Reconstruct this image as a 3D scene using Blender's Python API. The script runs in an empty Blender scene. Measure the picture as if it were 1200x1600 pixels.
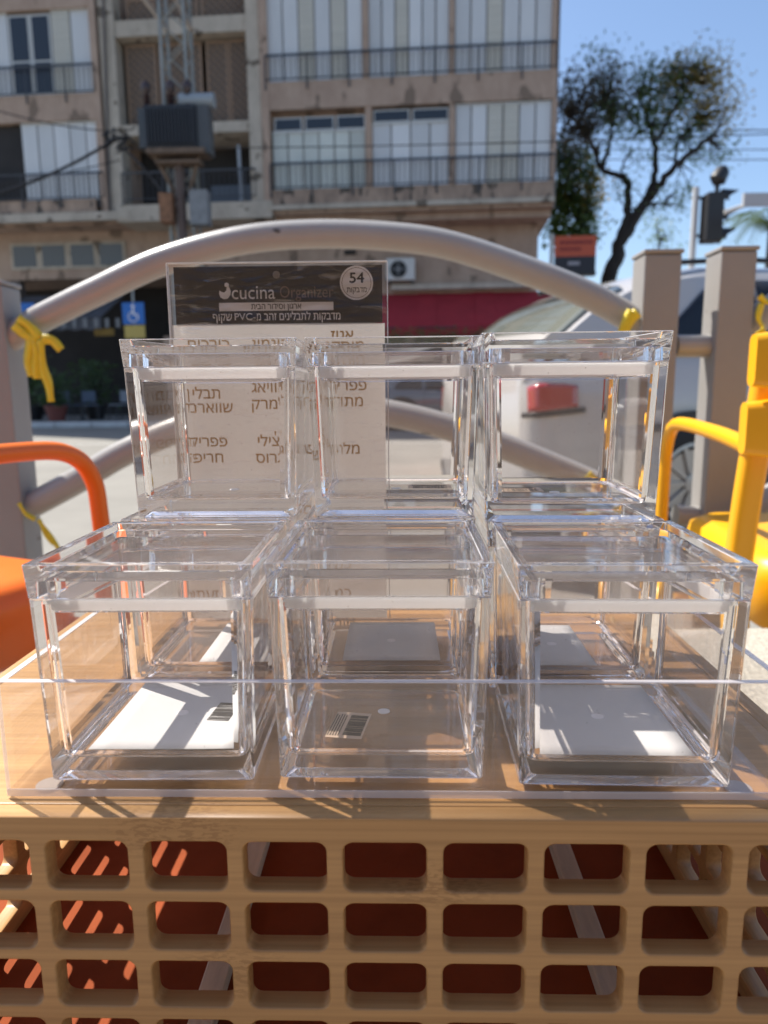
import bpy, bmesh, math, random
from mathutils import Vector, Matrix
random.seed(7)
R = math.radians
C = bpy.context.scene
COL = C.collection

# ------------------------------------------------------------------ camera
F = 1120.0
EYE = Vector((0, 0, 0.9))
yaw, pitch, roll = R(1.43), R(9.6), R(0.5)
cf = Vector((-math.sin(yaw)*math.cos(pitch), math.cos(yaw)*math.cos(pitch), -math.sin(pitch)))
cr0 = Vector((math.cos(yaw), math.sin(yaw), 0))
cu0 = cr0.cross(cf)
cr = cr0*math.cos(roll) - cu0*math.sin(roll)
cu = cu0*math.cos(roll) + cr0*math.sin(roll)
cam = bpy.data.cameras.new('camera')
camo = bpy.data.objects.new('camera', cam); COL.objects.link(camo); C.camera = camo
cam.sensor_fit = 'VERTICAL'; cam.sensor_height = 36; cam.lens = 36*F/1600
cam.clip_start = .01; cam.clip_end = 800
cam.dof.use_dof = True; cam.dof.focus_distance = .40; cam.dof.aperture_fstop = 9
m3 = Matrix((cr, cu, -cf)).transposed()
camo.matrix_world = Matrix.Translation(EYE) @ m3.to_4x4()

# ------------------------------------------------------------------ light
SUN_EL, SUN_AZ = R(53), R(-57)
w = bpy.data.worlds.new("World"); C.world = w; w.use_nodes = True
wn = w.node_tree
sky = wn.nodes.new('ShaderNodeTexSky'); sky.sky_type = 'NISHITA'; sky.sun_disc = False
sky.sun_elevation = SUN_EL; sky.sun_rotation = SUN_AZ
sky.air_density = 1.0; sky.dust_density = 1.2; sky.ozone_density = 3.4
wn.links.new(sky.outputs[0], wn.nodes['Background'].inputs[0])
wn.nodes['Background'].inputs[1].default_value = .103
sl = bpy.data.lights.new('sun', 'SUN'); sl.energy = 4.6; sl.angle = R(.5); sl.color = (1, .95, .87)
sl.cycles.is_caustics_light = True
sun = bpy.data.objects.new('sun', sl); COL.objects.link(sun)
sd = Vector((math.sin(SUN_AZ)*math.cos(SUN_EL), math.cos(SUN_AZ)*math.cos(SUN_EL), math.sin(SUN_EL)))
sun.rotation_euler = sd.to_track_quat('Z', 'Y').to_euler()
C.view_settings.view_transform = 'Standard'; C.view_settings.look = 'None'
C.view_settings.exposure = .93; C.view_settings.gamma = 1; C.view_settings.use_curve_mapping = False
cy = C.cycles
cy.max_bounces = 32; cy.transmission_bounces = 32; cy.transparent_max_bounces = 32; cy.glossy_bounces = 24
cy.diffuse_bounces = 4; cy.use_denoising = True; cy.sample_clamp_indirect = 8

# ------------------------------------------------------------------ pixel -> place helpers (only used to measure positions)
def ray(x, y): return cf + cr*((x-600)/F) - cu*((y-800)/F)
def atY(x, y, Y):
    d = ray(x, y); return EYE + d*(Y/d.y)
def atD(x, y, D): return EYE + ray(x, y)*D

# ------------------------------------------------------------------ object helpers
def link(o, parent=None):
    COL.objects.link(o)
    if parent is not None: o.parent = parent
    return o
def tag(o, label=None, cat=None, group=None, kind=None):
    if label: o['label'] = label
    if cat: o['category'] = cat
    if group: o['group'] = group
    if kind: o['kind'] = kind
    return o
def thing(name, label, cat, loc=(0, 0, 0), rz=0, group=None):
    o = bpy.data.objects.new(name, None); o.empty_display_size = .05
    COL.objects.link(o); o.location = loc; o.rotation_euler = (0, 0, rz)
    return tag(o, label, cat, group)
def copy_tree(o, parent=None):
    c = o.copy(); COL.objects.link(c); c.parent = parent
    for ch in list(o.children): copy_tree(ch, c)
    return c

class MB:
    def __init__(s): s.bm = bmesh.new()
    def box(s, x0, x1, y0, y1, z0, z1, M=None):
        v = [Vector((x, y, z)) for x in (x0, x1) for y in (y0, y1) for z in (z0, z1)]
        if M is not None: v = [M @ p for p in v]
        v = [s.bm.verts.new(p) for p in v]
        for f in ((0,1,3,2),(4,6,7,5),(0,4,5,1),(2,3,7,6),(0,2,6,4),(1,5,7,3)): s.bm.faces.new([v[i] for i in f])
        return s
    def quad(s, *p):
        s.bm.faces.new([s.bm.verts.new(q) for q in p]); return s
    def loft(s, loops, closed=False, cap=True):
        L = [[s.bm.verts.new(p) for p in l] for l in loops]; N = len(L[0])
        prs = list(zip(L, L[1:])) + ([(L[-1], L[0])] if closed else [])
        for A, B in prs:
            for i in range(N): s.bm.faces.new((A[i], A[(i+1) % N], B[(i+1) % N], B[i]))
        if cap and not closed: s.bm.faces.new(L[0][::-1]); s.bm.faces.new(L[-1])
        return s
    def tube(s, pts, r, n=12, cap=True):
        pts = [Vector(p) for p in pts]; rs = r if isinstance(r, (list, tuple)) else [r]*len(pts)
        loops = []; up = None
        for i, p in enumerate(pts):
            t = (pts[min(i+1, len(pts)-1)] - pts[max(i-1, 0)]).normalized()
            if up is None:
                up = Vector((0, 0, 1)) if abs(t.z) < .9 else Vector((1, 0, 0))
            a = t.cross(up).normalized(); up = a.cross(t).normalized()
            loops.append([p + (a*math.cos(2*math.pi*k/n) + up*math.sin(2*math.pi*k/n))*rs[i] for k in range(n)])
        return s.loft(loops, cap=cap)
    def lathe(s, prof, n=32, M=None):   # prof: (r, z)
        loops = [[(M or Matrix()) @ Vector((r*math.cos(2*math.pi*k/n), r*math.sin(2*math.pi*k/n), z)) for k in range(n)] for r, z in prof]
        return s.loft(loops)
    def build(s, name, m, parent=None, smooth=None, bevel=0, seg=2):
        bm = s.bm
        if bevel:
            bmesh.ops.bevel(bm, geom=list(bm.edges), offset=bevel, segments=seg, affect='EDGES', profile=.5)
        bmesh.ops.recalc_face_normals(bm, faces=bm.faces)
        if smooth:
            for f in bm.faces: f.smooth = True
            for e in bm.edges:
                if len(e.link_faces) == 2 and e.calc_face_angle(0) > R(smooth): e.smooth = False
        me = bpy.data.meshes.new(name); bm.to_mesh(me); bm.free(); me.materials.append(m)
        return link(bpy.data.objects.new(name, me), parent)

def spline(pts, n=8):
    pts = [Vector(p) for p in pts]; out = []
    P = [pts[0]*2-pts[1]] + pts + [pts[-1]*2-pts[-2]]
    for i in range(1, len(P)-2):
        a, b, c, d = P[i-1:i+3]
        for k in range(n):
            t = k/n
            out.append(.5*((2*b)+(c-a)*t+(2*a-5*b+4*c-d)*t*t+(3*b-3*c+d-a)*t**3))
    out.append(pts[-1]); return out

def rrect(hx, hy, r, z, n=5, cx=0, cy=0):
    pts = []
    for sx, sy, a0 in ((1, 1, 0), (-1, 1, 90), (-1, -1, 180), (1, -1, 270)):
        for k in range(n+1):
            a = R(a0+90*k/n); pts.append(Vector((cx+sx*(hx-r)+r*math.cos(a), cy+sy*(hy-r)+r*math.sin(a), z)))
    return pts

def from_curve(name, cu_, m, parent, M=None):
    o = bpy.data.objects.new('tmp', cu_); COL.objects.link(o); bpy.context.view_layer.update()
    me = bpy.data.meshes.new_from_object(o.evaluated_get(bpy.context.evaluated_depsgraph_get()))
    bpy.data.objects.remove(o); bpy.data.curves.remove(cu_)
    if M is not None: me.transform(M)
    me.materials.clear(); me.materials.append(m); me.name = name
    return link(bpy.data.objects.new(name, me), parent)
def holed(name, outline, holes, t, m, parent, M, bev=0):
    """a plate of thickness t (in its own XY plane, centred on z) with holes cut through"""
    c = bpy.data.curves.new('c', 'CURVE'); c.dimensions = '2D'; c.fill_mode = 'BOTH'
    c.extrude = t/2-bev; c.bevel_depth = bev; c.bevel_resolution = 1; c.offset = -bev
    for poly in [outline]+holes:
        s = c.splines.new('POLY'); s.points.add(len(poly)-1); s.use_cyclic_u = True
        for i, p in enumerate(poly): s.points[i].co = (p[0], p[1], 0, 1)
    return from_curve(name, c, m, parent, M)
def text(name, s, size, m, parent, M, align='CENTER', bold=0, ext=.00004):
    """flat lettering; every outline is filled on its own so overlapping strokes stay solid"""
    c = bpy.data.curves.new('t', 'FONT'); c.body = s; c.size = size; c.align_x = align; c.align_y = 'CENTER'; c.resolution_u = 3
    o = bpy.data.objects.new('tmp', c); COL.objects.link(o); bpy.context.view_layer.update()
    cv = o.to_curve(bpy.context.evaluated_depsgraph_get())
    polys = []
    for sp in cv.splines:
        P = []; B = sp.bezier_points; n = len(B)
        for i in range(n):
            a, b = B[i], B[(i+1) % n]; p0, p1, p2, p3 = a.co, a.handle_right, b.handle_left, b.co
            st = (p3-p0).length; straight = abs((p1-p0).cross(p3-p0).length) + abs((p2-p0).cross(p3-p0).length) < 1e-6*max(st, 1e-9)+1e-12
            for k in range(1 if straight else 4):
                t = k/4; q = p0*(1-t)**3+3*p1*t*(1-t)**2+3*p2*t*t*(1-t)+p3*t**3; P.append((q.x, q.y))
        Q = [p for i, p in enumerate(P) if math.dist(p, P[i-1]) > size*1e-4]
        if len(Q) > 2: polys.append(Q)
    o.to_curve_clear(); bpy.data.objects.remove(o); bpy.data.curves.remove(c)
    def area(P): return sum(P[i-1][0]*P[i][1]-P[i][0]*P[i-1][1] for i in range(len(P)))/2
    def inside(p, P):
        r = False
        for i in range(len(P)):
            (x1, y1), (x2, y2) = P[i-1], P[i]
            if (y1 > p[1]) != (y2 > p[1]) and p[0] < (x2-x1)*(p[1]-y1)/(y2-y1)+x1: r = not r
        return r
    if not polys: return None
    big = max(polys, key=lambda P: abs(area(P))); sg = 1 if area(big) > 0 else -1
    outs = [P for P in polys if area(P)*sg > 0]; hol = [P for P in polys if area(P)*sg <= 0]
    from mathutils.geometry import delaunay_2d_cdt
    bm = bmesh.new(); w_ = bold*size
    offs = [(0, 0)] if not w_ else [(w_, 0), (-w_, 0), (0, w_), (0, -w_)]
    lift = 0
    for P in outs:
        hs = [H for H in hol if inside(H[0], P)]
        verts, edges, _, faces, _, _ = (None,)*6
        V = []; E_ = []
        for L_ in [P]+hs:
            b0 = len(V); V += [Vector(p) for p in L_]; E_ += [(b0+i, b0+(i+1) % len(L_)) for i in range(len(L_))]
        vs, es, fs, *_r = delaunay_2d_cdt(V, E_, [], 0, 1e-7)
        for (ox, oy) in offs:
            bv = [bm.verts.new((v.x+ox, v.y+oy, ext+lift)) for v in vs]
            for f in fs:
                cx_ = sum(vs[k].x for k in f)/len(f); cy_ = sum(vs[k].y for k in f)/len(f)
                if inside((cx_, cy_), P) and not any(inside((cx_, cy_), H) for H in hs): bm.faces.new([bv[k] for k in f])
            lift += .000002
    bmesh.ops.delete(bm, geom=[v for v in bm.verts if not v.link_faces], context='VERTS')
    me = bpy.data.meshes.new(name); bm.to_mesh(me); bm.free(); me.transform(M); me.materials.append(m)
    return link(bpy.data.objects.new(name, me), parent)
def heb(s): return " ".join(w_[::-1] for w_ in s.split()[::-1])

# ------------------------------------------------------------------ materials
def nodes(name):
    m = bpy.data.materials.new(name); m.use_nodes = True
    return m, m.node_tree, m.node_tree.nodes['Principled BSDF']
def mat(name, col, rough=.6, metal=0, var=.0, vs=8, bump=0, bs=60, stretch=(1, 1, 1), coat=0, spec=None, col2=None):
    m, t, b = nodes(name)
    b.inputs['Base Color'].default_value = (*col, 1); b.inputs['Roughness'].default_value = rough
    b.inputs['Metallic'].default_value = metal; b.inputs['Coat Weight'].default_value = coat
    if spec is not None: b.inputs['Specular IOR Level'].default_value = spec
    tc = t.nodes.new('ShaderNodeTexCoord'); mp = t.nodes.new('ShaderNodeMapping'); mp.inputs['Scale'].default_value = stretch
    t.links.new(tc.outputs['Object'], mp.inputs[0])
    if var or col2:
        n = t.nodes.new('ShaderNodeTexNoise'); n.inputs['Scale'].default_value = vs; n.inputs['Detail'].default_value = 6; n.inputs['Roughness'].default_value = .65
        t.links.new(mp.outputs[0], n.inputs[0])
        r = t.nodes.new('ShaderNodeValToRGB'); e = r.color_ramp.elements
        e[0].position = .35; e[1].position = .68
        c2 = col2 or tuple(c*(1-var) for c in col)
        e[0].color = (*c2, 1); e[1].color = (*col, 1)
        t.links.new(n.outputs[0], r.inputs[0]); t.links.new(r.outputs[0], b.inputs['Base Color'])
    if bump:
        n2 = t.nodes.new('ShaderNodeTexNoise'); n2.inputs['Scale'].default_value = bs; n2.inputs['Detail'].default_value = 5
        t.links.new(mp.outputs[0], n2.inputs[0])
        bp_ = t.nodes.new('ShaderNodeBump'); bp_.inputs['Strength'].default_value = bump; bp_.inputs['Distance'].default_value = .01
        t.links.new(n2.outputs[0], bp_.inputs['Height']); t.links.new(bp_.outputs[0], b.inputs['Normal'])
    return m
def shell_mat(name, col, rough, haze, ior=1.49, wave=0):
    """clear moulded acrylic: dielectric with surface dust, scuffing and a white brightening veil mixed in"""
    m, t, b = nodes(name)
    b.inputs['Base Color'].default_value = (*col, 1); b.inputs['Roughness'].default_value = rough
    b.inputs['Transmission Weight'].default_value = 1; b.inputs['IOR'].default_value = ior
    mx = t.nodes.new('ShaderNodeMixShader'); df = t.nodes.new('ShaderNodeBsdfDiffuse'); df.inputs[0].default_value = (.95, .93, .95, 1)
    tc = t.nodes.new('ShaderNodeTexCoord'); n = t.nodes.new('ShaderNodeTexNoise'); n.inputs['Scale'].default_value = 45; n.inputs['Detail'].default_value = 4
    mr = t.nodes.new('ShaderNodeMapRange'); mr.inputs[1].default_value = .3; mr.inputs[2].default_value = .8; mr.inputs[3].default_value = haze*.5; mr.inputs[4].default_value = haze*1.6
    t.links.new(tc.outputs['Object'], n.inputs[0]); t.links.new(n.outputs[0], mr.inputs[0]); t.links.new(mr.outputs[0], mx.inputs[0])
    t.links.new(b.outputs[0], mx.inputs[1]); t.links.new(df.outputs[0], mx.inputs[2])
    t.links.new(mx.outputs[0], t.nodes['Material Output'].inputs[0])
    if wave:
        n2 = t.nodes.new('ShaderNodeTexNoise'); n2.inputs['Scale'].default_value = 16; n2.inputs['Detail'].default_value = 1
        bp_ = t.nodes.new('ShaderNodeBump'); bp_.inputs['Strength'].default_value = wave; bp_.inputs['Distance'].default_value = .004
        t.links.new(tc.outputs['Object'], n2.inputs[0]); t.links.new(n2.outputs[0], bp_.inputs['Height']); t.links.new(bp_.outputs[0], b.inputs['Normal'])
    return m
def wood_mat(name, light, dark, along='x'):
    """laminated bamboo: fine fibres along one axis, strips, knots"""
    m, t, b = nodes(name); N = t.nodes; L = t.links
    tc = N.new('ShaderNodeTexCoord')
    def mp(sc):
        q = N.new('ShaderNodeMapping'); q.inputs['Scale'].default_value = sc; L.new(tc.outputs['Object'], q.inputs[0]); return q.outputs[0]
    k = (lambda a, c: (a, c, c)) if along == 'x' else (lambda a, c: (c, a, c))
    def noise(v, s, d=3):
        q = N.new('ShaderNodeTexNoise'); q.inputs['Scale'].default_value = s; q.inputs['Detail'].default_value = d; L.new(v, q.inputs[0]); return q.outputs[0]
    fine = noise(mp(k(6, 420)), 1, 5); med = noise(mp(k(1.2, 60)), 1, 2)
    kn = noise(mp(k(260, 900)), 1, 2)
    vo = N.new('ShaderNodeTexVoronoi'); vo.inputs['Scale'].default_value = 1; L.new(mp((7.3, 3, 17) if along == 'x' else (3, 7.3, 17)), vo.inputs[0])
    km = N.new('ShaderNodeMapRange'); km.inputs[1].default_value = .12; km.inputs[2].default_value = .26; km.inputs[3].default_value = 1; km.inputs[4].default_value = 0
    L.new(vo.outputs['Distance'], km.inputs[0])
    kt = N.new('ShaderNodeMath'); kt.operation = 'GREATER_THAN'; kt.inputs[1].default_value = .52; L.new(kn, kt.inputs[0])
    k2 = N.new('ShaderNodeMath'); k2.operation = 'MULTIPLY'; L.new(kt.outputs[0], k2.inputs[0]); L.new(km.outputs[0], k2.inputs[1])
    def math_(op, a, bb):
        q = N.new('ShaderNodeMath'); q.operation = op
        for i, v in enumerate((a, bb)):
            if isinstance(v, (int, float)): q.inputs[i].default_value = v
            else: L.new(v, q.inputs[i])
        return q.outputs[0]
    s = math_('ADD', math_('MULTIPLY', fine, .75), math_('MULTIPLY', med, .55))
    s = math_('SUBTRACT', s, math_('MULTIPLY', k2.outputs[0], .30))
    r = N.new('ShaderNodeValToRGB'); e = r.color_ramp.elements; e[0].position = .38; e[1].position = .82
    e[0].color = (*dark, 1); e[1].color = (*light, 1); L.new(s, r.inputs[0]); L.new(r.outputs[0], b.inputs['Base Color'])
    b.inputs['Roughness'].default_value = .42
    bu = N.new('ShaderNodeBump'); bu.inputs['Strength'].default_value = .12; bu.inputs['Distance'].default_value = .001; L.new(fine, bu.inputs['Height']); L.new(bu.outputs[0], b.inputs['Normal'])
    return m

ACR = shell_mat('clear_acrylic', (1, .995, .99), .0, .03)  # haze also serves as a white veil lifting the dark edges
AEDGE = shell_mat('painted_glint_edge', (1, 1, 1), .12, .28)  # white mixed into the chamfers as painted edge glints
m_, t_, b_ = nodes('silicone')
b_.inputs['Base Color'].default_value = (.95, .97, .99, 1); b_.inputs['Roughness'].default_value = .35
b_.inputs['Subsurface Weight'].default_value = 1; b_.inputs['Subsurface Scale'].default_value = .006; b_.inputs['Subsurface Radius'].default_value = (1, 1, 1)
SIL = m_
def sheet_mat(name, edge):
    m, t, b = nodes(name)
    tp = t.nodes.new('ShaderNodeBsdfTransparent'); tp.inputs[0].default_value = (.985, .975, .97, 1)
    gl = t.nodes.new('ShaderNodeBsdfGlossy'); gl.inputs['Roughness'].default_value = .01
    df = t.nodes.new('ShaderNodeBsdfDiffuse'); df.inputs[0].default_value = (.9, .88, .9, 1)
    fr = t.nodes.new('ShaderNodeFresnel'); ge = t.nodes.new('ShaderNodeNewGeometry'); mi = t.nodes.new('ShaderNodeMapRange')
    mi.inputs[3].default_value = 1.49; mi.inputs[4].default_value = 1/1.49   # same facing angle on either skin of the sheet
    t.links.new(ge.outputs['Backfacing'], mi.inputs[0]); t.links.new(mi.outputs[0], fr.inputs[0])
    mx = t.nodes.new('ShaderNodeMixShader'); m2 = t.nodes.new('ShaderNodeMixShader'); m2.inputs[0].default_value = edge
    if name == 'acrylic_pane':   # faint wiped smears and dust specks, over a white veil mixed in for brightness
        tc = t.nodes.new('ShaderNodeTexCoord'); mpn = t.nodes.new('ShaderNodeMapping'); mpn.inputs['Scale'].default_value = (1, 1, .35); mpn.inputs['Rotation'].default_value = (.3, .5, .2)
        n1 = t.nodes.new('ShaderNodeTexNoise'); n1.inputs['Scale'].default_value = 38; n1.inputs['Detail'].default_value = 5; n1.inputs['Roughness'].default_value = .65
        r1 = t.nodes.new('ShaderNodeMapRange'); r1.inputs[1].default_value = .45; r1.inputs[2].default_value = .75; r1.inputs[3].default_value = edge*.5; r1.inputs[4].default_value = edge*3.2
        vo = t.nodes.new('ShaderNodeTexVoronoi'); vo.inputs['Scale'].default_value = 150
        r2 = t.nodes.new('ShaderNodeMapRange'); r2.inputs[1].default_value = .05; r2.inputs[2].default_value = .075; r2.inputs[3].default_value = .22; r2.inputs[4].default_value = 0
        ad_ = t.nodes.new('ShaderNodeMath'); ad_.operation = 'ADD'
        for a_, b2 in ((tc.outputs['Object'], mpn.inputs[0]), (mpn.outputs[0], n1.inputs[0]), (n1.outputs[0], r1.inputs[0]), (tc.outputs['Object'], vo.inputs[0]), (vo.outputs['Distance'], r2.inputs[0]), (r1.outputs[0], ad_.inputs[0]), (r2.outputs[0], ad_.inputs[1]), (ad_.outputs[0], m2.inputs[0])):
            t.links.new(a_, b2)
    for a_, b2 in ((fr.outputs[0], mx.inputs[0]), (tp.outputs[0], mx.inputs[1]), (gl.outputs[0], mx.inputs[2]), (mx.outputs[0], m2.inputs[1]), (df.outputs[0], m2.inputs[2]), (m2.outputs[0], t.nodes['Material Output'].inputs[0])):
        t.links.new(a_, b2)
    return m
THIN = sheet_mat('thin_clear_acrylic', .002); PANE = sheet_mat('acrylic_pane', .008); TEDGE = sheet_mat('acrylic_cut_edge', .45)
BAM = wood_mat('bamboo', (.51, .295, .118), (.34, .182, .068))
BAMY = wood_mat('bamboo_side', (.51, .295, .118), (.34, .182, .068), 'y')
PAPER = mat('white_paper', (.60, .61, .61), .8, var=.04, vs=20)
INK = mat('black_ink', (.02, .02, .022), .6)
CLABEL = mat('label_stock', (.62, .48, .36), .5)
REDTAB = mat('red_lacquer', (.31, .072, .025), .85, spec=.15, var=.35, vs=9, bump=.1, bs=40)
PALEWD = mat('pale_wood', (.80, .72, .56), .6, var=.35, vs=50, stretch=(1, .15, 1))  # light wood, colour raised to stand in for sun on the rails
PIPE = mat('grey_paint', (.36, .35, .335), .32, var=.10, vs=5, bump=.04, bs=80)
POST = mat('grey_post_paint', (.30, .285, .27), .45, var=.10, vs=6, bump=.05, bs=120)
BLACKP = mat('black_plastic', (.018, .018, .02), .45)
YEL = mat('yellow_plastic', (.83, .40, .004), .38, var=.05, vs=3, bump=.03, bs=300)
ORG = mat('orange_plastic', (.85, .17, .012), .34, var=.06, vs=3, bump=.03, bs=300)
TAPE = mat('yellow_tape', (.78, .60, .02), .35, bump=.3, bs=90, var=.12, vs=60)
HEAD = mat('header_card', (.022, .016, .017), .35)
SHEET = None
GOLD = mat('gold_print', (.47, .27, .085), .4)
WHITEP = mat('white_print', (.82, .78, .80), .5)
GREYP = mat('grey_print', (.22, .15, .12), .5)
m_, t_, b_ = nodes('beige_sheet')
b_.inputs['Base Color'].default_value = (.55, .54, .52, 1); b_.inputs['Roughness'].default_value = .28
tr_ = t_.nodes.new('ShaderNodeBsdfTranslucent'); tr_.inputs[0].default_value = (.53, .505, .48, 1); mx_ = t_.nodes.new('ShaderNodeMixShader'); mx_.inputs[0].default_value = .42
t_.links.new(b_.outputs[0], mx_.inputs[1]); t_.links.new(tr_.outputs[0], mx_.inputs[2]); t_.links.new(mx_.outputs[0], t_.nodes['Material Output'].inputs[0])
SHEET = m_
# thin clear film: see-through with a glossy crinkled skin
m_, t_, b_ = nodes('clear_film')
tp = t_.nodes.new('ShaderNodeBsdfTransparent'); gl = t_.nodes.new('ShaderNodeBsdfGlossy'); gl.inputs['Roughness'].default_value = .30; gl.inputs[0].default_value = (1, .97, .96, 1)
fr = t_.nodes.new('ShaderNodeFresnel'); fr.inputs[0].default_value = 1.5
tc = t_.nodes.new('ShaderNodeTexCoord'); mpp = t_.nodes.new('ShaderNodeMapping'); mpp.inputs['Rotation'].default_value = (0, R(38), 0); mpp.inputs['Scale'].default_value = (14, 1, 55)
nz = t_.nodes.new('ShaderNodeTexNoise'); nz.inputs['Scale'].default_value = 1.6; nz.inputs['Detail'].default_value = 3; nz.inputs['Distortion'].default_value = 1.2
bu = t_.nodes.new('ShaderNodeBump'); bu.inputs['Strength'].default_value = 1; bu.inputs['Distance'].default_value = .004
ad = t_.nodes.new('ShaderNodeMath'); ad.operation = 'ADD'; ad.inputs[1].default_value = .01
mx_ = t_.nodes.new('ShaderNodeMixShader')
nz2 = t_.nodes.new('ShaderNodeTexNoise'); nz2.inputs['Scale'].default_value = 3.2; nz2.inputs['Detail'].default_value = 4; nz2.inputs['Distortion'].default_value = .8
mr2 = t_.nodes.new('ShaderNodeMapRange'); mr2.inputs[1].default_value = .56; mr2.inputs[2].default_value = .72; mr2.inputs[3].default_value = 0; mr2.inputs[4].default_value = .17  # noise mask adds gloss streaks in place of crinkle highlights
t_.links.new(mpp.outputs[0], nz2.inputs[0]); t_.links.new(nz2.outputs[0], mr2.inputs[0]); t_.links.new(mr2.outputs[0], ad.inputs[1])
for a_, b2 in ((tc.outputs['Object'], mpp.inputs[0]), (mpp.outputs[0], nz.inputs[0]), (nz.outputs[0], bu.inputs['Height']), (bu.outputs[0], gl.inputs['Normal']), (bu.outputs[0], fr.inputs['Normal']), (fr.outputs[0], ad.inputs[0]), (ad.outputs[0], mx_.inputs[0]), (tp.outputs[0], mx_.inputs[1]), (gl.outputs[0], mx_.inputs[2]), (mx_.outputs[0], t_.nodes['Material Output'].inputs[0])):
    t_.links.new(a_, b2)
FILM = m_

def vary(m, lo, hi):   # every panel of its own age
    t = m.node_tree; b = t.nodes['Principled BSDF']; oi = t.nodes.new('ShaderNodeObjectInfo'); mr = t.nodes.new('ShaderNodeMapRange'); mr.inputs[3].default_value = lo; mr.inputs[4].default_value = hi
    hs = t.nodes.new('ShaderNodeHueSaturation'); src = b.inputs['Base Color'].links[0].from_socket
    t.links.new(oi.outputs['Random'], mr.inputs[0]); t.links.new(mr.outputs[0], hs.inputs['Value']); t.links.new(src, hs.inputs['Color']); t.links.new(hs.outputs[0], b.inputs['Base Color'])
def chips(m, scale, thr, col, st=(1, 1, 1)):   # small worn-through spots
    t = m.node_tree; b = t.nodes['Principled BSDF']; tc = t.nodes.new('ShaderNodeTexCoord'); mp = t.nodes.new('ShaderNodeMapping'); mp.inputs['Scale'].default_value = st
    n = t.nodes.new('ShaderNodeTexNoise'); n.inputs['Scale'].default_value = scale; n.inputs['Detail'].default_value = 5; mr = t.nodes.new('ShaderNodeMapRange'); mr.inputs[1].default_value = thr; mr.inputs[2].default_value = thr+.025
    mx = t.nodes.new('ShaderNodeMix'); mx.data_type = 'RGBA'; src = b.inputs['Base Color'].links[0].from_socket; mx.inputs[7].default_value = (*col, 1)
    t.links.new(tc.outputs['Object'], mp.inputs[0]); t.links.new(mp.outputs[0], n.inputs[0]); t.links.new(n.outputs[0], mr.inputs[0]); t.links.new(mr.outputs[0], mx.inputs[0]); t.links.new(src, mx.inputs[6]); t.links.new(mx.outputs[2], b.inputs['Base Color'])
chips(PIPE, 14, .70, (.07, .06, .05), (.6, 1, 1)); chips(POST, 18, .70, (.12, .09, .07)); chips(YEL, 24, .72, (.45, .22, .02)); chips(ORG, 24, .72, (.35, .07, .01))

# ================================================================== SETTING
TZ = .19
MB().box(-150, 150, -40, 400, -.3, 0).build('road', mat('asphalt', (.255, .24, .21), .9, var=.22, vs=.9, bump=.3, bs=40))
tag(bpy.data.objects['road'], kind='structure')
STONE = mat('stone_paving', (.27, .24, .20), .85, var=.22, vs=40, bump=.3, bs=90)  # tone lowered to stand in for shade behind the camera
tag(MB().box(-6, 6, -3, 1.78, .002, TZ).build('terrace_floor', STONE), kind='structure')
MARK = mat('road_paint', (.55, .54, .5), .8, var=.3, vs=6)
mk = MB()
for (x0, y0, x1, y1, wd) in ((-14, 13, 3, 12.4, .12),):
    d = Vector((x1-x0, y1-y0, 0)).normalized(); n = Vector((-d.y, d.x, 0))*wd/2
    a, b = Vector((x0, y0, .004)), Vector((x1, y1, .004)); mk.quad(a-n, b-n, b+n, a+n)
tag(mk.build('road_markings', MARK), kind='structure')
BOUNCEW = mat('added_bounce_wall', (.28, .20, .145), .85, var=.2, vs=2)
tag(MB().box(-6, 6, -3.0, -2.8, TZ+.002, 3.2).build('back_wall', BOUNCEW), kind='structure')  # unseen wall added behind the camera to bounce warm light
PAVE = mat('far_paving', (.30, .28, .25), .9, var=.15, vs=3)
tag(MB().box(-60, 9.5, 18.95, 60, 0.001, .12).build('far_pavement', PAVE), kind='structure')
kerb_m = mat('kerb_stone', (.62, .61, .58), .8, var=.2, vs=4)
kb = thing('kerb', None, None); kb['kind'] = 'structure'
proto = None
x = -14.0; i = 0
me_k = MB().box(0, .96, 0, .2, 0, .15).build('kerb_stone', kerb_m, kb, bevel=.02, seg=1)
me_k.location = (x, 18.75, 0)
for i in range(1, 24):
    c_ = me_k.copy(); COL.objects.link(c_); c_.parent = kb; c_.location = (x+i*.98, 18.75, random.uniform(-.004, .004))

# ================================================================== APARTMENT BUILDING
PH = R(-3.6)
BO = Vector((0, 22.0, 0))
bld = thing('apartment_building', 'tall peach concrete apartment block with white shutters and railings', 'building', BO, PH)
BI = Matrix.Translation(BO) @ Matrix.Rotation(PH, 4, 'Z'); BINV = BI.inverted()
def bp(px, py, d=0):
    o = BINV @ EYE; v = BINV.to_3x3() @ ray(px, py); t = (d-o.y)/v.y; return o + v*t
def U(px, py=220, d=0): return bp(px, py, d).x
def ZR(y): return bp(640, y).z
def ZL(y): return bp(90, y).z
def ZC(y): return bp(285, y).z
def plaster(name, c, c2):  # stained render, streaks running down
    m, t, b = nodes(name); N = t.nodes; L = t.links
    tc = N.new('ShaderNodeTexCoord'); mp = N.new('ShaderNodeMapping'); mp.inputs['Scale'].default_value = (1.6, 1.6, .8); L.new(tc.outputs['Object'], mp.inputs[0])
    n = N.new('ShaderNodeTexNoise'); n.inputs['Scale'].default_value = 1.3; n.inputs['Detail'].default_value = 8; n.inputs['Roughness'].default_value = .7; L.new(mp.outputs[0], n.inputs[0])
    r = N.new('ShaderNodeValToRGB'); e = r.color_ramp.elements; e[0].position = .30; e[1].position = .62; e[0].color = (*c2, 1); e[1].color = (*c, 1); L.new(n.outputs[0], r.inputs[0])
    L.new(r.outputs[0], b.inputs['Base Color']); b.inputs['Roughness'].default_value = .9
    return m
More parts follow.
